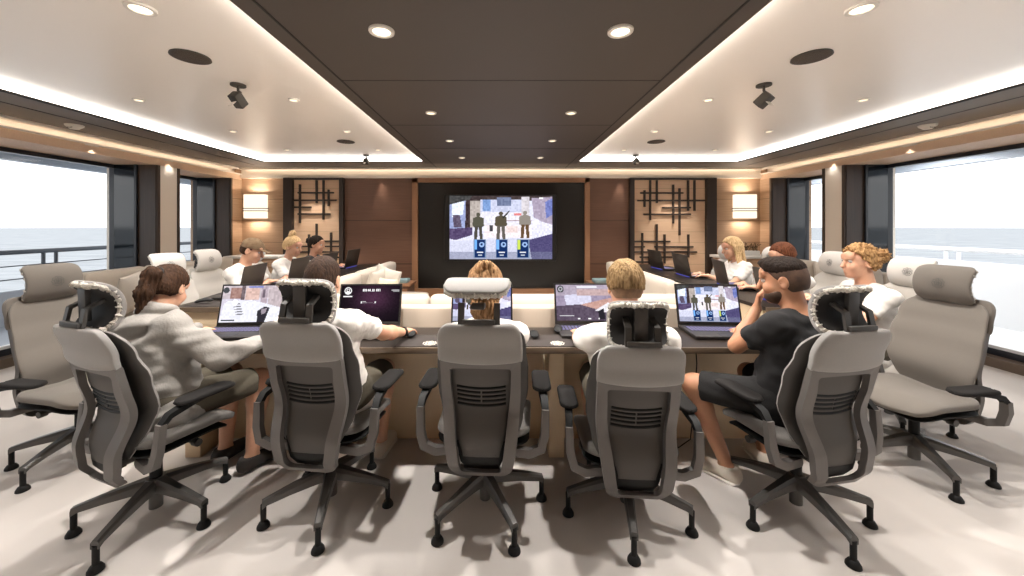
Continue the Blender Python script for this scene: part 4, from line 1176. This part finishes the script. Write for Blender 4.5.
# ------------------------------------------------------------------ people
def nrm(v): v = V(v); v.normalize(); return v
def two_bone(a, b, l1, l2, pole):
    a, b = V(a), V(b); d = b - a; L = d.length
    if L > (l1 + l2) * .995: b = a + d * ((l1 + l2) * .995 / L); d = b - a; L = d.length
    u = d / L; x = (l1 * l1 - l2 * l2 + L * L) / (2 * L); h = math.sqrt(max(l1 * l1 - x * x, 0))
    p = V(pole) - u * V(pole).dot(u); p.normalize()
    return a + u * x + p * h, b
def hand(S, wr, f, n, thumb, curl=.5, sc=1.0):
    """palm + four unequal bent fingers + thumb off the side of the palm. f forward, n back of hand, thumb = side the thumb is on"""
    f = nrm(f); n = V(n); n = nrm(n - f * n.dot(f)); s = f.cross(n); s = nrm(s)
    if s.dot(V(thumb)) < 0: s = -s
    S.ecap(wr - f * .012, wr + f * .070 * sc, s, (.026 * sc, .019 * sc), (.036 * sc, .013 * sc), k=.012)
    for i, (L, o) in enumerate(((.072, .030), (.080, .010), (.074, -.010), (.058, -.029))):
        b = wr + f * (.074 - .004 * abs(i - 1)) * sc + s * o * sc
        ang = .15; p = b; fd = nrm(f + s * (.16 - .11 * i))
        for k_, fr in enumerate((.46, .30, .24)):
            ang += curl * (.35, .75, .5)[k_]
            d = fd * math.cos(ang) - n * math.sin(ang)
            q = p + d * L * fr * sc
            S.cap(p, q, (.0092 - .0008 * k_) * sc, (.0086 - .0010 * k_) * sc, k=.004); p = q
    b = wr + f * .018 * sc + s * .024 * sc
    p1 = b + (f * .55 + s * .75 - n * .25) * .040 * sc; p2 = p1 + (f * .9 + s * .25 - n * .3) * .032 * sc
    S.cap(b, p1, .013 * sc, .011 * sc, k=.010); S.cap(p1, p2, .0105 * sc, .0085 * sc, k=.005)
def headmat(yaw, pitch, roll=0):
    """local head axes: +y face, +x right; yaw clockwise, pitch > 0 looks down"""
    return Matrix.Rotation(-R(yaw), 3, 'Z') @ Matrix.Rotation(-R(pitch), 3, 'X') @ Matrix.Rotation(R(roll), 3, 'Y')
def person(label, loc, yaw, head, hyaw, hpitch, rh, lh, hair, top='tee', sc=1.0, fem=False, knees=None, feet=None, shorts='short', shoes='shoe',
           skin='skin', res=.008, elbow=None, hroll=0, curl=(.5, .5), hands=None, hip_z=.575, headscale=1.04, sleeve=.62, neck=0.025):
    """world positions in, mesh in the person's own frame; yaw clockwise from straight ahead"""
    root_inv = Matrix.Rotation(R(yaw), 3, 'Z'); O = V((loc[0] + .05 * math.sin(R(yaw)), loc[1] + .05 * math.cos(R(yaw)), 0))
    W = lambda p: root_inv @ (V(p) - O)
    Hc = W(head); Hm = headmat(hyaw - yaw, hpitch, hroll)
    hip = V((0, 0, hip_z))
    N = Hc + Hm @ V((0, -.055, -.155)) * .7 + V((0, -.02, -.045 - neck))
    up = nrm(N - hip); fw = nrm(V((0, 1, 0)) - up * up.y); sd = fw.cross(up); sd = nrm(sd)
    if sd.x < 0: sd = -sd
    L = (N - hip).length
    chest = hip + up * L * .66 - fw * .015
    sw = .158 if fem else .182
    tw = .90 if fem else 1.0
    sh = {1: N + sd * sw - up * .055 - fw * .008, -1: N - sd * sw - up * .055 - fw * .008}
    tgt = {1: W(rh), -1: W(lh)}
    S = SDF(res)
    # trunk
    S.ecap(hip - V((0, .0, .01)), hip + up * L * .25, sd, (.165 * tw, .115), (.135 * tw, .100), k=.05)
    S.ecap(hip + up * L * .25, chest, sd, (.135 * tw, .100), (.158 * tw, .112), k=.05)
    S.ecap(chest, N - up * .07, sd, (.158 * tw, .112), (.125 * tw, .075), k=.05)
    for s in (-1, 1): S.cap(N - up * .045 + sd * s * .05, sh[s], .056, .058 if not fem else .048, k=.04)
    S.cap(N - up * .05, Hc + Hm @ V((0, -.025, -.07)), .064 if not fem else .052, .056 if not fem else .047, k=.03)
    # head
    q = headscale
    hp = lambda x, y, z: Hc + Hm @ (V((x, y, z)) * q)
    hd = lambda c, r, k, op='u': S.ell(hp(*c), [v * q for v in r], Hm, k, op)
    hd((0, -.012, .032), (.074, .096, .090), .02); hd((0, .028, -.045), (.058, .064, .068), .03); hd((0, .066, -.092), (.026, .022, .020), .02)
    hd((0, .076, .050), (.055, .020, .030), .02)
    S.cap(hp(0, .090, .018), hp(0, .110, -.024), .009 * q, .014 * q, k=.010)
    for s in (-1, 1):
        hd((s * .034, .062, -.028), (.028, .026, .028), .02)
        hd((s * .031, .094, .014), (.017, .014, .010), .010, 's')
        S.cap(hp(s * .014, .094, .031), hp(s * .044, .082, .031), .006 * q, .005 * q, k=.008)
        hd((s * .078, -.010, -.004), (.009, .024, .034), .008)
        hd((s * .084, -.004, .0), (.006, .012, .018), .006, 's')
    hd((0, .090, -.058), (.022, .010, .006), .006); hd((0, .088, -.070), (.019, .010, .007), .006)
    # arms
    l1, l2 = .285 * sc, .255 * sc
    el = {}; wr = {}
    for s in (-1, 1):
        pole = V((s * .55, -.35, -1)) if not elbow or s not in elbow else W(elbow[s]) - sh[s]
        d = tgt[s] - sh[s]
        e, w = two_bone(sh[s], tgt[s], l1, l2, pole); el[s] = e; wr[s] = w
        S.cap(sh[s], e, .050 if not fem else .042, .040 if not fem else .035, k=.025)
        S.cap(e, e + (w - e) * .35, .040 if not fem else .035, .041 if not fem else .034, k=.02)
        S.cap(e + (w - e) * .35, w, .041 if not fem else .034, .026 if not fem else .023, k=.02)
        ho = (hands or {}).get(s)
        if ho: f, n, th = [root_inv @ V(v) for v in ho]
        else:
            f = (w - e); f.z = f.z * .15 - .01; n = V((0, 0, 1)); th = V((-s, 0, 0))
        hand(S, w + nrm(f) * .01, f, n, th, curl[0 if s > 0 else 1], .98 if not fem else .9)
    # legs
    kn = {}; an = {}
    for s in (-1, 1):
        hj = hip + V((s * .085, .0, -.005))
        kn[s] = W(knees[s]) if knees and s in knees else V((s * .13, .42, .545))
        an[s] = W(feet[s]) if feet and s in feet else V((s * .12, .38, .10))
        S.cap(hj, kn[s], .086, .060, k=.04)
        S.cap(kn[s], kn[s] + (an[s] - kn[s]) * .3, .054, .056, k=.03); S.cap(kn[s] + (an[s] - kn[s]) * .3, an[s], .056, .037, k=.03)
        fo = (an[s] - kn[s]); fo.z = 0
        fd = nrm(V((kn[s].x - hj.x, kn[s].y - hj.y, 0))) if not (feet and (s, 'dir') in feet) else nrm(root_inv @ V(feet[(s, 'dir')]))
        S.ecap(an[s] + fd * -.03 - V((0, 0, .045)), an[s] + fd * .13 - V((0, 0, .060)), fd.cross(V((0, 0, 1))), (.034, .036), (.040, .024), k=.03)
        an[(s, 'd')] = fd
    body = S.mesh('person', M[skin])
    body.location = O; body.rotation_euler = (0, 0, -R(yaw))
    tag(body, label, 'person')
    for s in (-1, 1):
        e = SDF(.003); e.ell(hp(s * .031, .0765, .0135), (.0125 * q,) * 3, None, .001); e.mesh('eye', M['eyewhite'], body)
        i = SDF(.002); i.ell(hp(s * .031, .0865, .0130), (.0055 * q, .0045 * q, .0055 * q), Hm, .001); i.mesh('iris', M['iris'], body)
    # ---- upper garment
    def wrinkle(a, f1, seed):
        rs = np.random.RandomState(seed); ws = rs.normal(size=(5, 3)) * f1; ph = rs.rand(5) * 6.3
        def fn(X, Y, Z):
            d = 0
            for w, p in zip(ws, ph):
                d = d + np.sin(X * w[0] + Y * w[1] + Z * w[2] * 1.2 + p + 1.3 * np.sin(X * w[1] * .5 + Z * w[0] * .6))
            return (d * a / 3).astype(np.float32)
        return fn
    hood = top == 'hoodie'
    ex = .028 if hood else .014
    T = SDF(res)
    T.ecap(hip - up * .06, hip + up * L * .3, sd, (.172 * tw + ex, .120 + ex), (.146 * tw + ex, .110 + ex), k=.05)
    T.ecap(hip + up * L * .3, chest, sd, (.146 * tw + ex, .110 + ex), (.164 * tw + ex, .114 + ex), k=.05)
    T.ecap(chest, N - up * .068, sd, (.164 * tw + ex, .114 + ex), (.130 * tw + ex, .078 + ex), k=.05)
    vest = top == 'vest'
    for s in (-1, 1):
        T.cap(N - up * .040 + sd * s * .05, sh[s], .057 + ex * .8, .058 + ex * .75, k=.04)
        if vest: continue
        if hood:
            T.cap(sh[s], el[s], .075, .066, k=.04); T.cap(el[s], wr[s] - nrm(wr[s] - el[s]) * .0, .066, .048, k=.03)
            T.cap(wr[s] - nrm(wr[s] - el[s]) * .03, wr[s] - nrm(wr[s] - el[s]) * .005, .036, .036, k=.004)
        else:
            ce = sh[s] + (el[s] - sh[s]) * sleeve
            T.cap(sh[s], ce, .060, .062 if not fem else .055, k=.03)
    if not hood and not vest:
        for s in (-1, 1):
            d = nrm(el[s] - sh[s]); ce = sh[s] + (el[s] - sh[s]) * sleeve
            T.cut(ce, d, .004, (ce + d * .05, .095))
    # neckline
    ndir = nrm(Hc + Hm @ V((0, -.025, -.07)) - N)
    T.cap(N - up * .02 + fw * .012, N + ndir * .14, .066 if not fem else .060, .075, k=.012, op='s')
    if hood:
        # gathered hood lying on the shoulders
        for a0 in np.linspace(-150, 150, 13):
            a = R(a0); r = .092
            p = N + sd * math.sin(a) * r - fw * (math.cos(a) * r + .0) + up * (.0 + .012 * math.cos(a))
            b_ = R(a0 + 26); p2 = N + sd * math.sin(b_) * r - fw * math.cos(b_) * r + up * (.012 * math.cos(b_))
            T.cap(p, p2, .032 + .020 * max(0, math.cos(a)), .032 + .020 * max(0, math.cos(b_)), k=.022)
        for a0 in np.linspace(-125, 125, 11):
            a = R(a0); p = N + sd * math.sin(a) * .078 - fw * (math.cos(a) * .072) + ndir * (.072 + .024 * math.cos(a)); b_ = R(a0 + 25); p2 = N + sd * math.sin(b_) * .078 - fw * math.cos(b_) * .072 + ndir * (.072 + .024 * math.cos(b_))
            T.cap(p, p2, .028, .028, k=.014)
        T.ecap(N - fw * .085 - up * .01, N - fw * .10 - up * .13, sd, (.12, .045), (.05, .022), k=.03)
        w1, w2 = wrinkle(.011, 20, 3), wrinkle(.0075, 46, 4)
        T.mesh('hoodie', M['hoodie'], body, lambda X, Y, Z: w1(X, Y, Z) + w2(X, Y, Z))
    else:
        sd_ = len(label)
        w1, w2 = wrinkle(.0055, 24, sd_), wrinkle(.0028, 60, sd_ + 1)
        nm, mm = {'tee': ('tshirt', 'tee'), 'black': ('tshirt', 'teeblack'), 'vest': ('vest', 'vest')}[top]
        T.mesh(nm, M[mm], body, lambda X, Y, Z: w1(X, Y, Z) + w2(X, Y, Z))
        if vest:
            for s in (-1, 1):
                U = SDF(res); ce = sh[s] + (el[s] - sh[s]) * .75; U.cap(sh[s], ce, .062, .056, k=.02); d = nrm(el[s] - sh[s]); U.cut(ce, d, .004)
                U.mesh('sleeve', M['tee'], body)
    # ---- shorts + shoes
    P = SDF(res)
    P.ecap(hip - V((0, 0, .015)), hip + up * .10, sd, (.178 * tw, .128), (.160 * tw, .118), k=.04)
    for s in (-1, 1):
        hj = hip + V((s * .085, 0, -.005)); ce = hj + (kn[s] - hj) * .88
        P.cap(hj, ce, .100, .082, k=.04)
    for s in (-1, 1):
        hj = hip + V((s * .085, 0, -.005)); ce = hj + (kn[s] - hj) * .88
        P.cut(ce, nrm(kn[s] - hj), .004, (ce + nrm(kn[s] - hj) * .07, .115))
    P.mesh('shorts', M[shorts], body, wrinkle(.003, 40, 5))
    for s in (-1, 1):
        fd = an[(s, 'd')]; A = an[s]
        Q = SDF(.006); sx = fd.cross(V((0, 0, 1)))
        Q.ecap(A - fd * .045 - V((0, 0, .050)), A + fd * .145 - V((0, 0, .062)), sx, (.044, .050), (.046, .034), k=.02)
        Q.cap(A - fd * .02, A - fd * .02 - V((0, 0, .04)), .047, .046, k=.02)
        Q.cut(A - V((0, 0, .008)), (0, 0, 1), .006); Q.cut(A - V((0, 0, .088)), (0, 0, -1), .004)
        so = Q.mesh('shoe', M[shoes], body)
        Q = SDF(.006); Q.ecap(A - fd * .045 - V((0, 0, .090)), A + fd * .148 - V((0, 0, .090)), sx, (.048, .03), (.049, .03), k=.01)
        Q.cut(A - V((0, 0, .082)), (0, 0, 1), .003); Q.cut(A - V((0, 0, .0985)), (0, 0, -1), .003)
        if shoes == 'shoe': Q.mesh('sole', M['sole'], so)
    # ---- hair
    rs = np.random.RandomState(len(label) * 7)
    hres = min(res, .006)
    HI = np.array(Hm.transposed())
    def strands(amp, freq, whorl=(0, -.05, .1)):
        def fn(X, Y, Z):
            a = HI[0][0] * (X - Hc.x) + HI[0][1] * (Y - Hc.y) + HI[0][2] * (Z - Hc.z)
            b = HI[1][0] * (X - Hc.x) + HI[1][1] * (Y - Hc.y) + HI[1][2] * (Z - Hc.z)
            c = HI[2][0] * (X - Hc.x) + HI[2][1] * (Y - Hc.y) + HI[2][2] * (Z - Hc.z)
            an_ = np.arctan2(a, b + .05)
            return (amp * (np.sin(an_ * freq + 14 * c) + .6 * np.sin(an_ * freq * 2.3 - 30 * c + 40 * b) + .5 * np.sin(90 * a + 60 * c))).astype(np.float32)
        return fn
    def lumps(amp, f):
        return lambda X, Y, Z: (amp * (np.sin(X * f + 2 * np.sin(Y * f * .7)) + np.sin(Y * f * 1.1 + 2 * np.sin(Z * f * .8)) + np.sin(Z * f * .9 + 2 * np.sin(X * f * .6)))).astype(np.float32)
    def cut(G, p, n, k=.006): G.cut(hp(*p), Hm @ V(n), k)
    def capshape(G, t=.010, brow=.075, nape=-.055):
        G.ell(hp(0, -.014, .034), [(.074 + t) * q, (.097 + t) * q, (.092 + t * 1.2) * q], Hm)
        G.ell(hp(0, -.05, -.01), [(.066 + t * .6) * q, (.056 + t) * q, (.07) * q], Hm, .03)
        cut(G, (0, .060, brow), (0, 1, -.75)); cut(G, (0, -.03, nape), (0, -.10, -1))
        for s in (-1, 1): G.ell(hp(s * .085, .035, -.035), [.04 * q, .052 * q, .055 * q], Hm, .008, 's')
    hm = M[hair[1]]; st = hair[0]
    if st == 'short':
        F = SDF(hres); capshape(F, .005, .070, -.055); F.mesh('faded_sides', M['fadeblond' if hair[1] == 'hairblond' else 'fade'], body)
        G = SDF(hres); capshape(G, .014, .072, -.012); G.mesh('hair', hm, body, strands(.0030, 30))
    elif st == 'quiff':
        F = SDF(hres); capshape(F, .004, .070, -.055); F.mesh('faded_sides', M['fade'], body)
        G = SDF(hres); G.ell(hp(0, -.006, .060), [.0775 * q, .107 * q, .072 * q], Hm); G.ell(hp(0, .046, .096), [.056 * q, .046 * q, .032 * q], Hm, .03); cut(G, (0, 0, .044), (0, .30, -1)); cut(G, (0, .078, .085), (0, 1, -.7)); G.mesh('hair', hm, body, strands(.0011, 30))
        B = SDF(hres); B.ell(hp(0, .034, -.052), [.062 * q, .070 * q, .066 * q], Hm); cut(B, (0, 0, -.035), (0, .25, 1)); B.ell(hp(0, .10, -.060), [.026 * q, .03 * q, .016 * q], Hm, .01, 's'); cut(B, (0, -.005, 0), (0, -1, 0)); B.mesh('beard', M['fade'], body)
    elif st == 'thin':
        G = SDF(hres); capshape(G, .006, .082, -.055); G.mesh('hair', hm, body, strands(.0012, 40))
    elif st == 'ponytail':
        G = SDF(hres); capshape(G, .010, .074, -.05); G.mesh('hair', hm, body, strands(.0022, 30))
        T_ = SDF(hres); b0 = hp(0, -.104, .060); T_.cap(b0, hp(0, -.140, .040), .026, .036, k=.02); T_.cap(hp(0, -.140, .040), hp(-.012, -.128, -.06), .038, .038, k=.02); T_.cap(hp(-.012, -.128, -.06), hp(-.022, -.095, -.165), .038, .016, k=.02)
        T_.mesh('ponytail', hm, body, strands(.0035, 40))
        E = SDF(.004); 
        for a in range(12):
            a0, a1 = 2 * PI * a / 12, 2 * PI * (a + 1) / 12
            E.cap(hp(.026 * math.cos(a0), -.112, .060 + .026 * math.sin(a0)), hp(.026 * math.cos(a1), -.112, .060 + .026 * math.sin(a1)), .006, k=.003)
        E.mesh('hair_tie', M['hairtie'], body)
    elif st in ('bun', 'topbun', 'lowbun', 'curlbun'):
        G = SDF(hres); capshape(G, .012 if st != 'curlbun' else .018, .074 if st != 'curlbun' else .085, -.05)
        G.mesh('hair', hm, body, lumps(.0045, 150) if st == 'curlbun' else strands(.0022, 30))
        if st == 'bun':
            G2 = SDF(hres); G2.ell(hp(0, -.058, -.075), [.066 * q, .048 * q, .075 * q], Hm); G2.mesh('loose_hair', hm, body, strands(.004, 24))
        c = {'bun': (.0, -.092, .088), 'topbun': (0, -.045, .150), 'lowbun': (0, -.125, .045), 'curlbun': (0, -.152, .050)}[st]; r = {'bun': .045, 'topbun': .050, 'lowbun': .038, 'curlbun': .048}[st]
        Bn = SDF(.005); 
        for a in range(14):
            a0, a1 = 2 * PI * a / 14, 2 * PI * (a + 1.6) / 14
            wob = .006 * math.sin(a * 2.4)
            Bn.cap(hp(c[0] + r * .55 * math.cos(a0), c[1] + wob, c[2] + r * .55 * math.sin(a0)), hp(c[0] + r * .55 * math.cos(a1), c[1] - wob, c[2] + r * .55 * math.sin(a1)), r * .52, r * .46, k=.006)
        Bn.mesh('hair_bun', hm, body, lumps(.005, 170) if st == 'curlbun' else strands(.003, 22))
    elif st == 'long':
        G = SDF(hres); capshape(G, .014, .076, -.09)
        G.ecap(hp(0, -.075, .02), hp(0, -.085, -.20), Hm @ V((1, 0, 0)), (.082, .040), (.078, .026), k=.03)
        for s in (-1, 1): G.ecap(hp(s * .076, -.02, .03), hp(s * .082, -.005, -.19), Hm @ V((0, 1, 0)), (.045, .016), (.034, .014), k=.02)
        G.mesh('hair', hm, body, strands(.0028, 34))
    elif st == 'cap':
        G = SDF(hres); capshape(G, .005, .07, -.05); cut(G, (0, 0, .03), (0, 0, 1)); G.mesh('hair', hm, body, strands(.0012, 40))
        K = SDF(hres); K.ell(hp(0, -.010, .045), [.088 * q, .108 * q, .092 * q], Hm); cut(K, (0, 0, .032), (0, .12, -1)); co = K.mesh('cap', M['cap'], body)
        K = SDF(hres); K.ecap(hp(0, .07, .050), hp(0, .165, .034), Hm @ V((1, 0, 0)), (.072, .006), (.055, .005), k=.01); K.mesh('brim', M['cap'], co)
    info = dict(wr=wr, el=el, body=body, hp=hp, Hm=Hm, N=N, sh=sh)
    return info
def wristband(info, s):
    e, w = info['el'][s], info['wr'][s]; d = nrm(e - w); c = w + d * .012; S_ = SDF(.004)
    a = nrm(d.cross(V((0, 0, 1)))); b = nrm(a.cross(d))
    mb = MB(); pts = []
    for i in range(19):
        t = 2 * PI * i / 18; pts.append(c + a * math.cos(t) * .030 + b * math.sin(t) * .028)
    mb.tube(pts, .011, sec=[(-.25, -1), (.25, -1), (.25, 1), (-.25, 1)], cap=False)
    o = mb.obj('wristwatch', M['blackplastic'], info['body'])
    top = b if b.z > 0 else -b
    MB().box(c + top * .030, (.034, .030, .010), Matrix((a, d, b)).transposed(), bev=.003).obj('watch_face', M['bezel'], o)

# front row, seen from behind
p1 = person('person with a dark brown ponytail in a grey hoodie, typing on the laptop', (-1.80, 1.93), 20, (-1.91, 2.12, 1.14), -8, 26, (-1.45, 2.24, .80), (-2.04, 2.46, .80),
            ('ponytail', 'hairbrown'), 'hoodie', fem=True, res=.007, shorts='short', shoes='shoedark', neck=.055, elbow={1: (-1.40, 1.84, .70)})
p2 = person('man with thinning dark hair, white t-shirt and black wristwatch, hand on a mouse', (-.91, 2.02), 0, (-.955, 1.99, 1.205), -2, 12, (-.625, 2.44, .80), (-1.03, 2.40, .80),
            ('thin', 'hairthin'), 'tee', res=.007, elbow={1: (-.58, 2.05, .6)})
wristband(p2, 1)
p3 = person('person with pinned-up light brown hair and white t-shirt behind the tipped headrest', (-.07, 1.99), 0, (-.085, 2.02, 1.15), 0, 14, (.0, 2.44, .80), (-.26, 2.44, .80),
            ('bun', 'hairmid'), 'tee', fem=True, res=.008, headscale=1.14)
p4 = person('man with short wavy blond hair in a white t-shirt, seen from behind', (.655, 1.98), 8, (.645, 1.93, 1.185), 4, 6, (.78, 2.44, .80), (.50, 2.42, .80),
            ('short', 'hairblond'), 'tee', res=.007, neck=.055, hip_z=.53)
p5 = person('man in a black t-shirt and shorts with faded dark hair, hand at his mouth', (1.56, 1.97), -18, (1.545, 2.03, 1.20), -48, 10, (1.62, 2.46, .80), (1.50, 2.17, 1.02),
            ('quiff', 'hairdark'), 'black', res=.007, skin='skintan', elbow={-1: (1.22, 2.14, .60)}, curl=(.5, 1.1),
            hands={-1: ((.12, -.05, .9), (-.7, .5, .2), (.6, .5, .2)), 1: ((-.2, 1, -.1), (0, 0, 1), (-1, -.2, 0))},
            knees={-1: (1.165, 2.25, .545), 1: (1.62, 2.42, .545)}, feet={-1: (1.335, 2.20, .098), 1: (1.66, 2.34, .098), (-1, 'dir'): (-.55, .7, 0), (1, 'dir'): (.1, 1, 0)}, shorts='shortdark')
# side desks
person('man in a brown cap and white t-shirt at the left side desk', (-2.80, 3.98), 86, (-2.68, 3.99, 1.235), 80, 20, (-2.44, 3.90, .92), (-2.42, 4.15, .92), ('cap', 'hairbrown'), 'tee', shoes='shoedark')
person('person with light blonde pinned-up hair in a white t-shirt at the left side desk', (-2.84, 4.80), 90, (-2.70, 4.80, 1.235), 95, 14, (-2.44, 4.70, .92), (-2.42, 4.92, .92), ('topbun', 'hairlight'), 'tee', fem=True, res=.009)
person('person with a dark low bun in a black vest, farthest along the left desk', (-2.86, 5.52), 90, (-2.74, 5.50, 1.225), 88, 8, (-2.44, 5.42, .92), (-2.42, 5.62, .92), ('lowbun', 'hairdark'), 'vest', fem=True, res=.009)
person('person with long blonde hair and white t-shirt facing left at the right desk', (2.86, 4.46), -88, (2.78, 4.46, 1.235), -90, 12, (2.46, 4.58, .92), (2.44, 4.36, .92), ('long', 'hairlight'), 'tee', fem=True, res=.009)
person('person with short auburn hair, mostly hidden behind the man in black', (2.84, 3.66), -88, (2.78, 3.66, 1.20), -90, 16, (2.46, 3.76, .92), (2.44, 3.54, .92), ('short', 'hairauburn'), 'tee', res=.009)
person('man with golden curly hair in a bun and a white t-shirt, facing left', (2.86, 2.86), -80, (2.765, 2.86, 1.22), -82, 2, (2.50, 3.02, .93), (2.46, 2.84, .93), ('curlbun', 'haircurl'), 'tee', res=.008)

# ------------------------------------------------------------------ light
w = bpy.data.worlds.new('World'); bpy.context.scene.world = w; w.use_nodes = True
nt = w.node_tree; bg = nt.nodes['Background']
tc = nt.nodes.new('ShaderNodeTexCoord'); sx = nt.nodes.new('ShaderNodeSeparateXYZ'); rp = nt.nodes.new('ShaderNodeValToRGB')
nt.links.new(tc.outputs['Generated'], sx.inputs[0]); nt.links.new(sx.outputs['Z'], rp.inputs['Fac'])
rp.color_ramp.elements[0].position = 0.0; rp.color_ramp.elements[0].color = (.93, .95, .97, 1)
rp.color_ramp.elements[1].position = 0.5; rp.color_ramp.elements[1].color = (1, 1, 1, 1)
nt.links.new(rp.outputs['Color'], bg.inputs['Color']); bg.inputs['Strength'].default_value = 1.9
for i, (y, x, r) in enumerate(rows):
    for s in (-1, 1): spotlamp(s * x, y, ZS, (150, 90, 60, 40)[i], 2.1 if i < 2 else 1.5, .3)
for (y, x, r, lab) in trows:
    for s in (-1, 1): spotlamp(s * x, y, ZT, 125 if y < 2 else 70 if y == 3.32 and x < 2 else 26 if y == 4.42 else 60, 2.1 if y < 2 else 1.7, .35)
for x in (-2.19, 2.19): spotlamp(x, 6.765, 2.43, 12, 1.0, .9)
for x in (-3.4, 3.15): spotlamp(x, 6.45, ZS, 65, 1.3, .7)  # spots added to brighten the lattice screens, no fittings above
for y in (.7, -.6):
    for x in (-3.25, -1.88, 1.88, 3.25): spotlamp(x, y, ZS, 45)

# ------------------------------------------------------------------ camera
cam = bpy.data.cameras.new('camera'); co = bpy.data.objects.new('camera', cam); C.objects.link(co)
co.location = (0, 0, 1.5); co.rotation_euler = (R(90), 0, 0)
cam.sensor_width = 36; cam.lens = 370.0 / 1024 * 36; cam.shift_x = 11 / 1024; cam.shift_y = -61.5 / 1024; cam.clip_end = 6000
sc = bpy.context.scene; sc.camera = co
sc.view_settings.view_transform = 'Standard'; sc.view_settings.look = 'None'; sc.view_settings.gamma = 1; sc.view_settings.use_curve_mapping = False
sc.view_settings.exposure = 0.28
sc.cycles.use_denoising = True
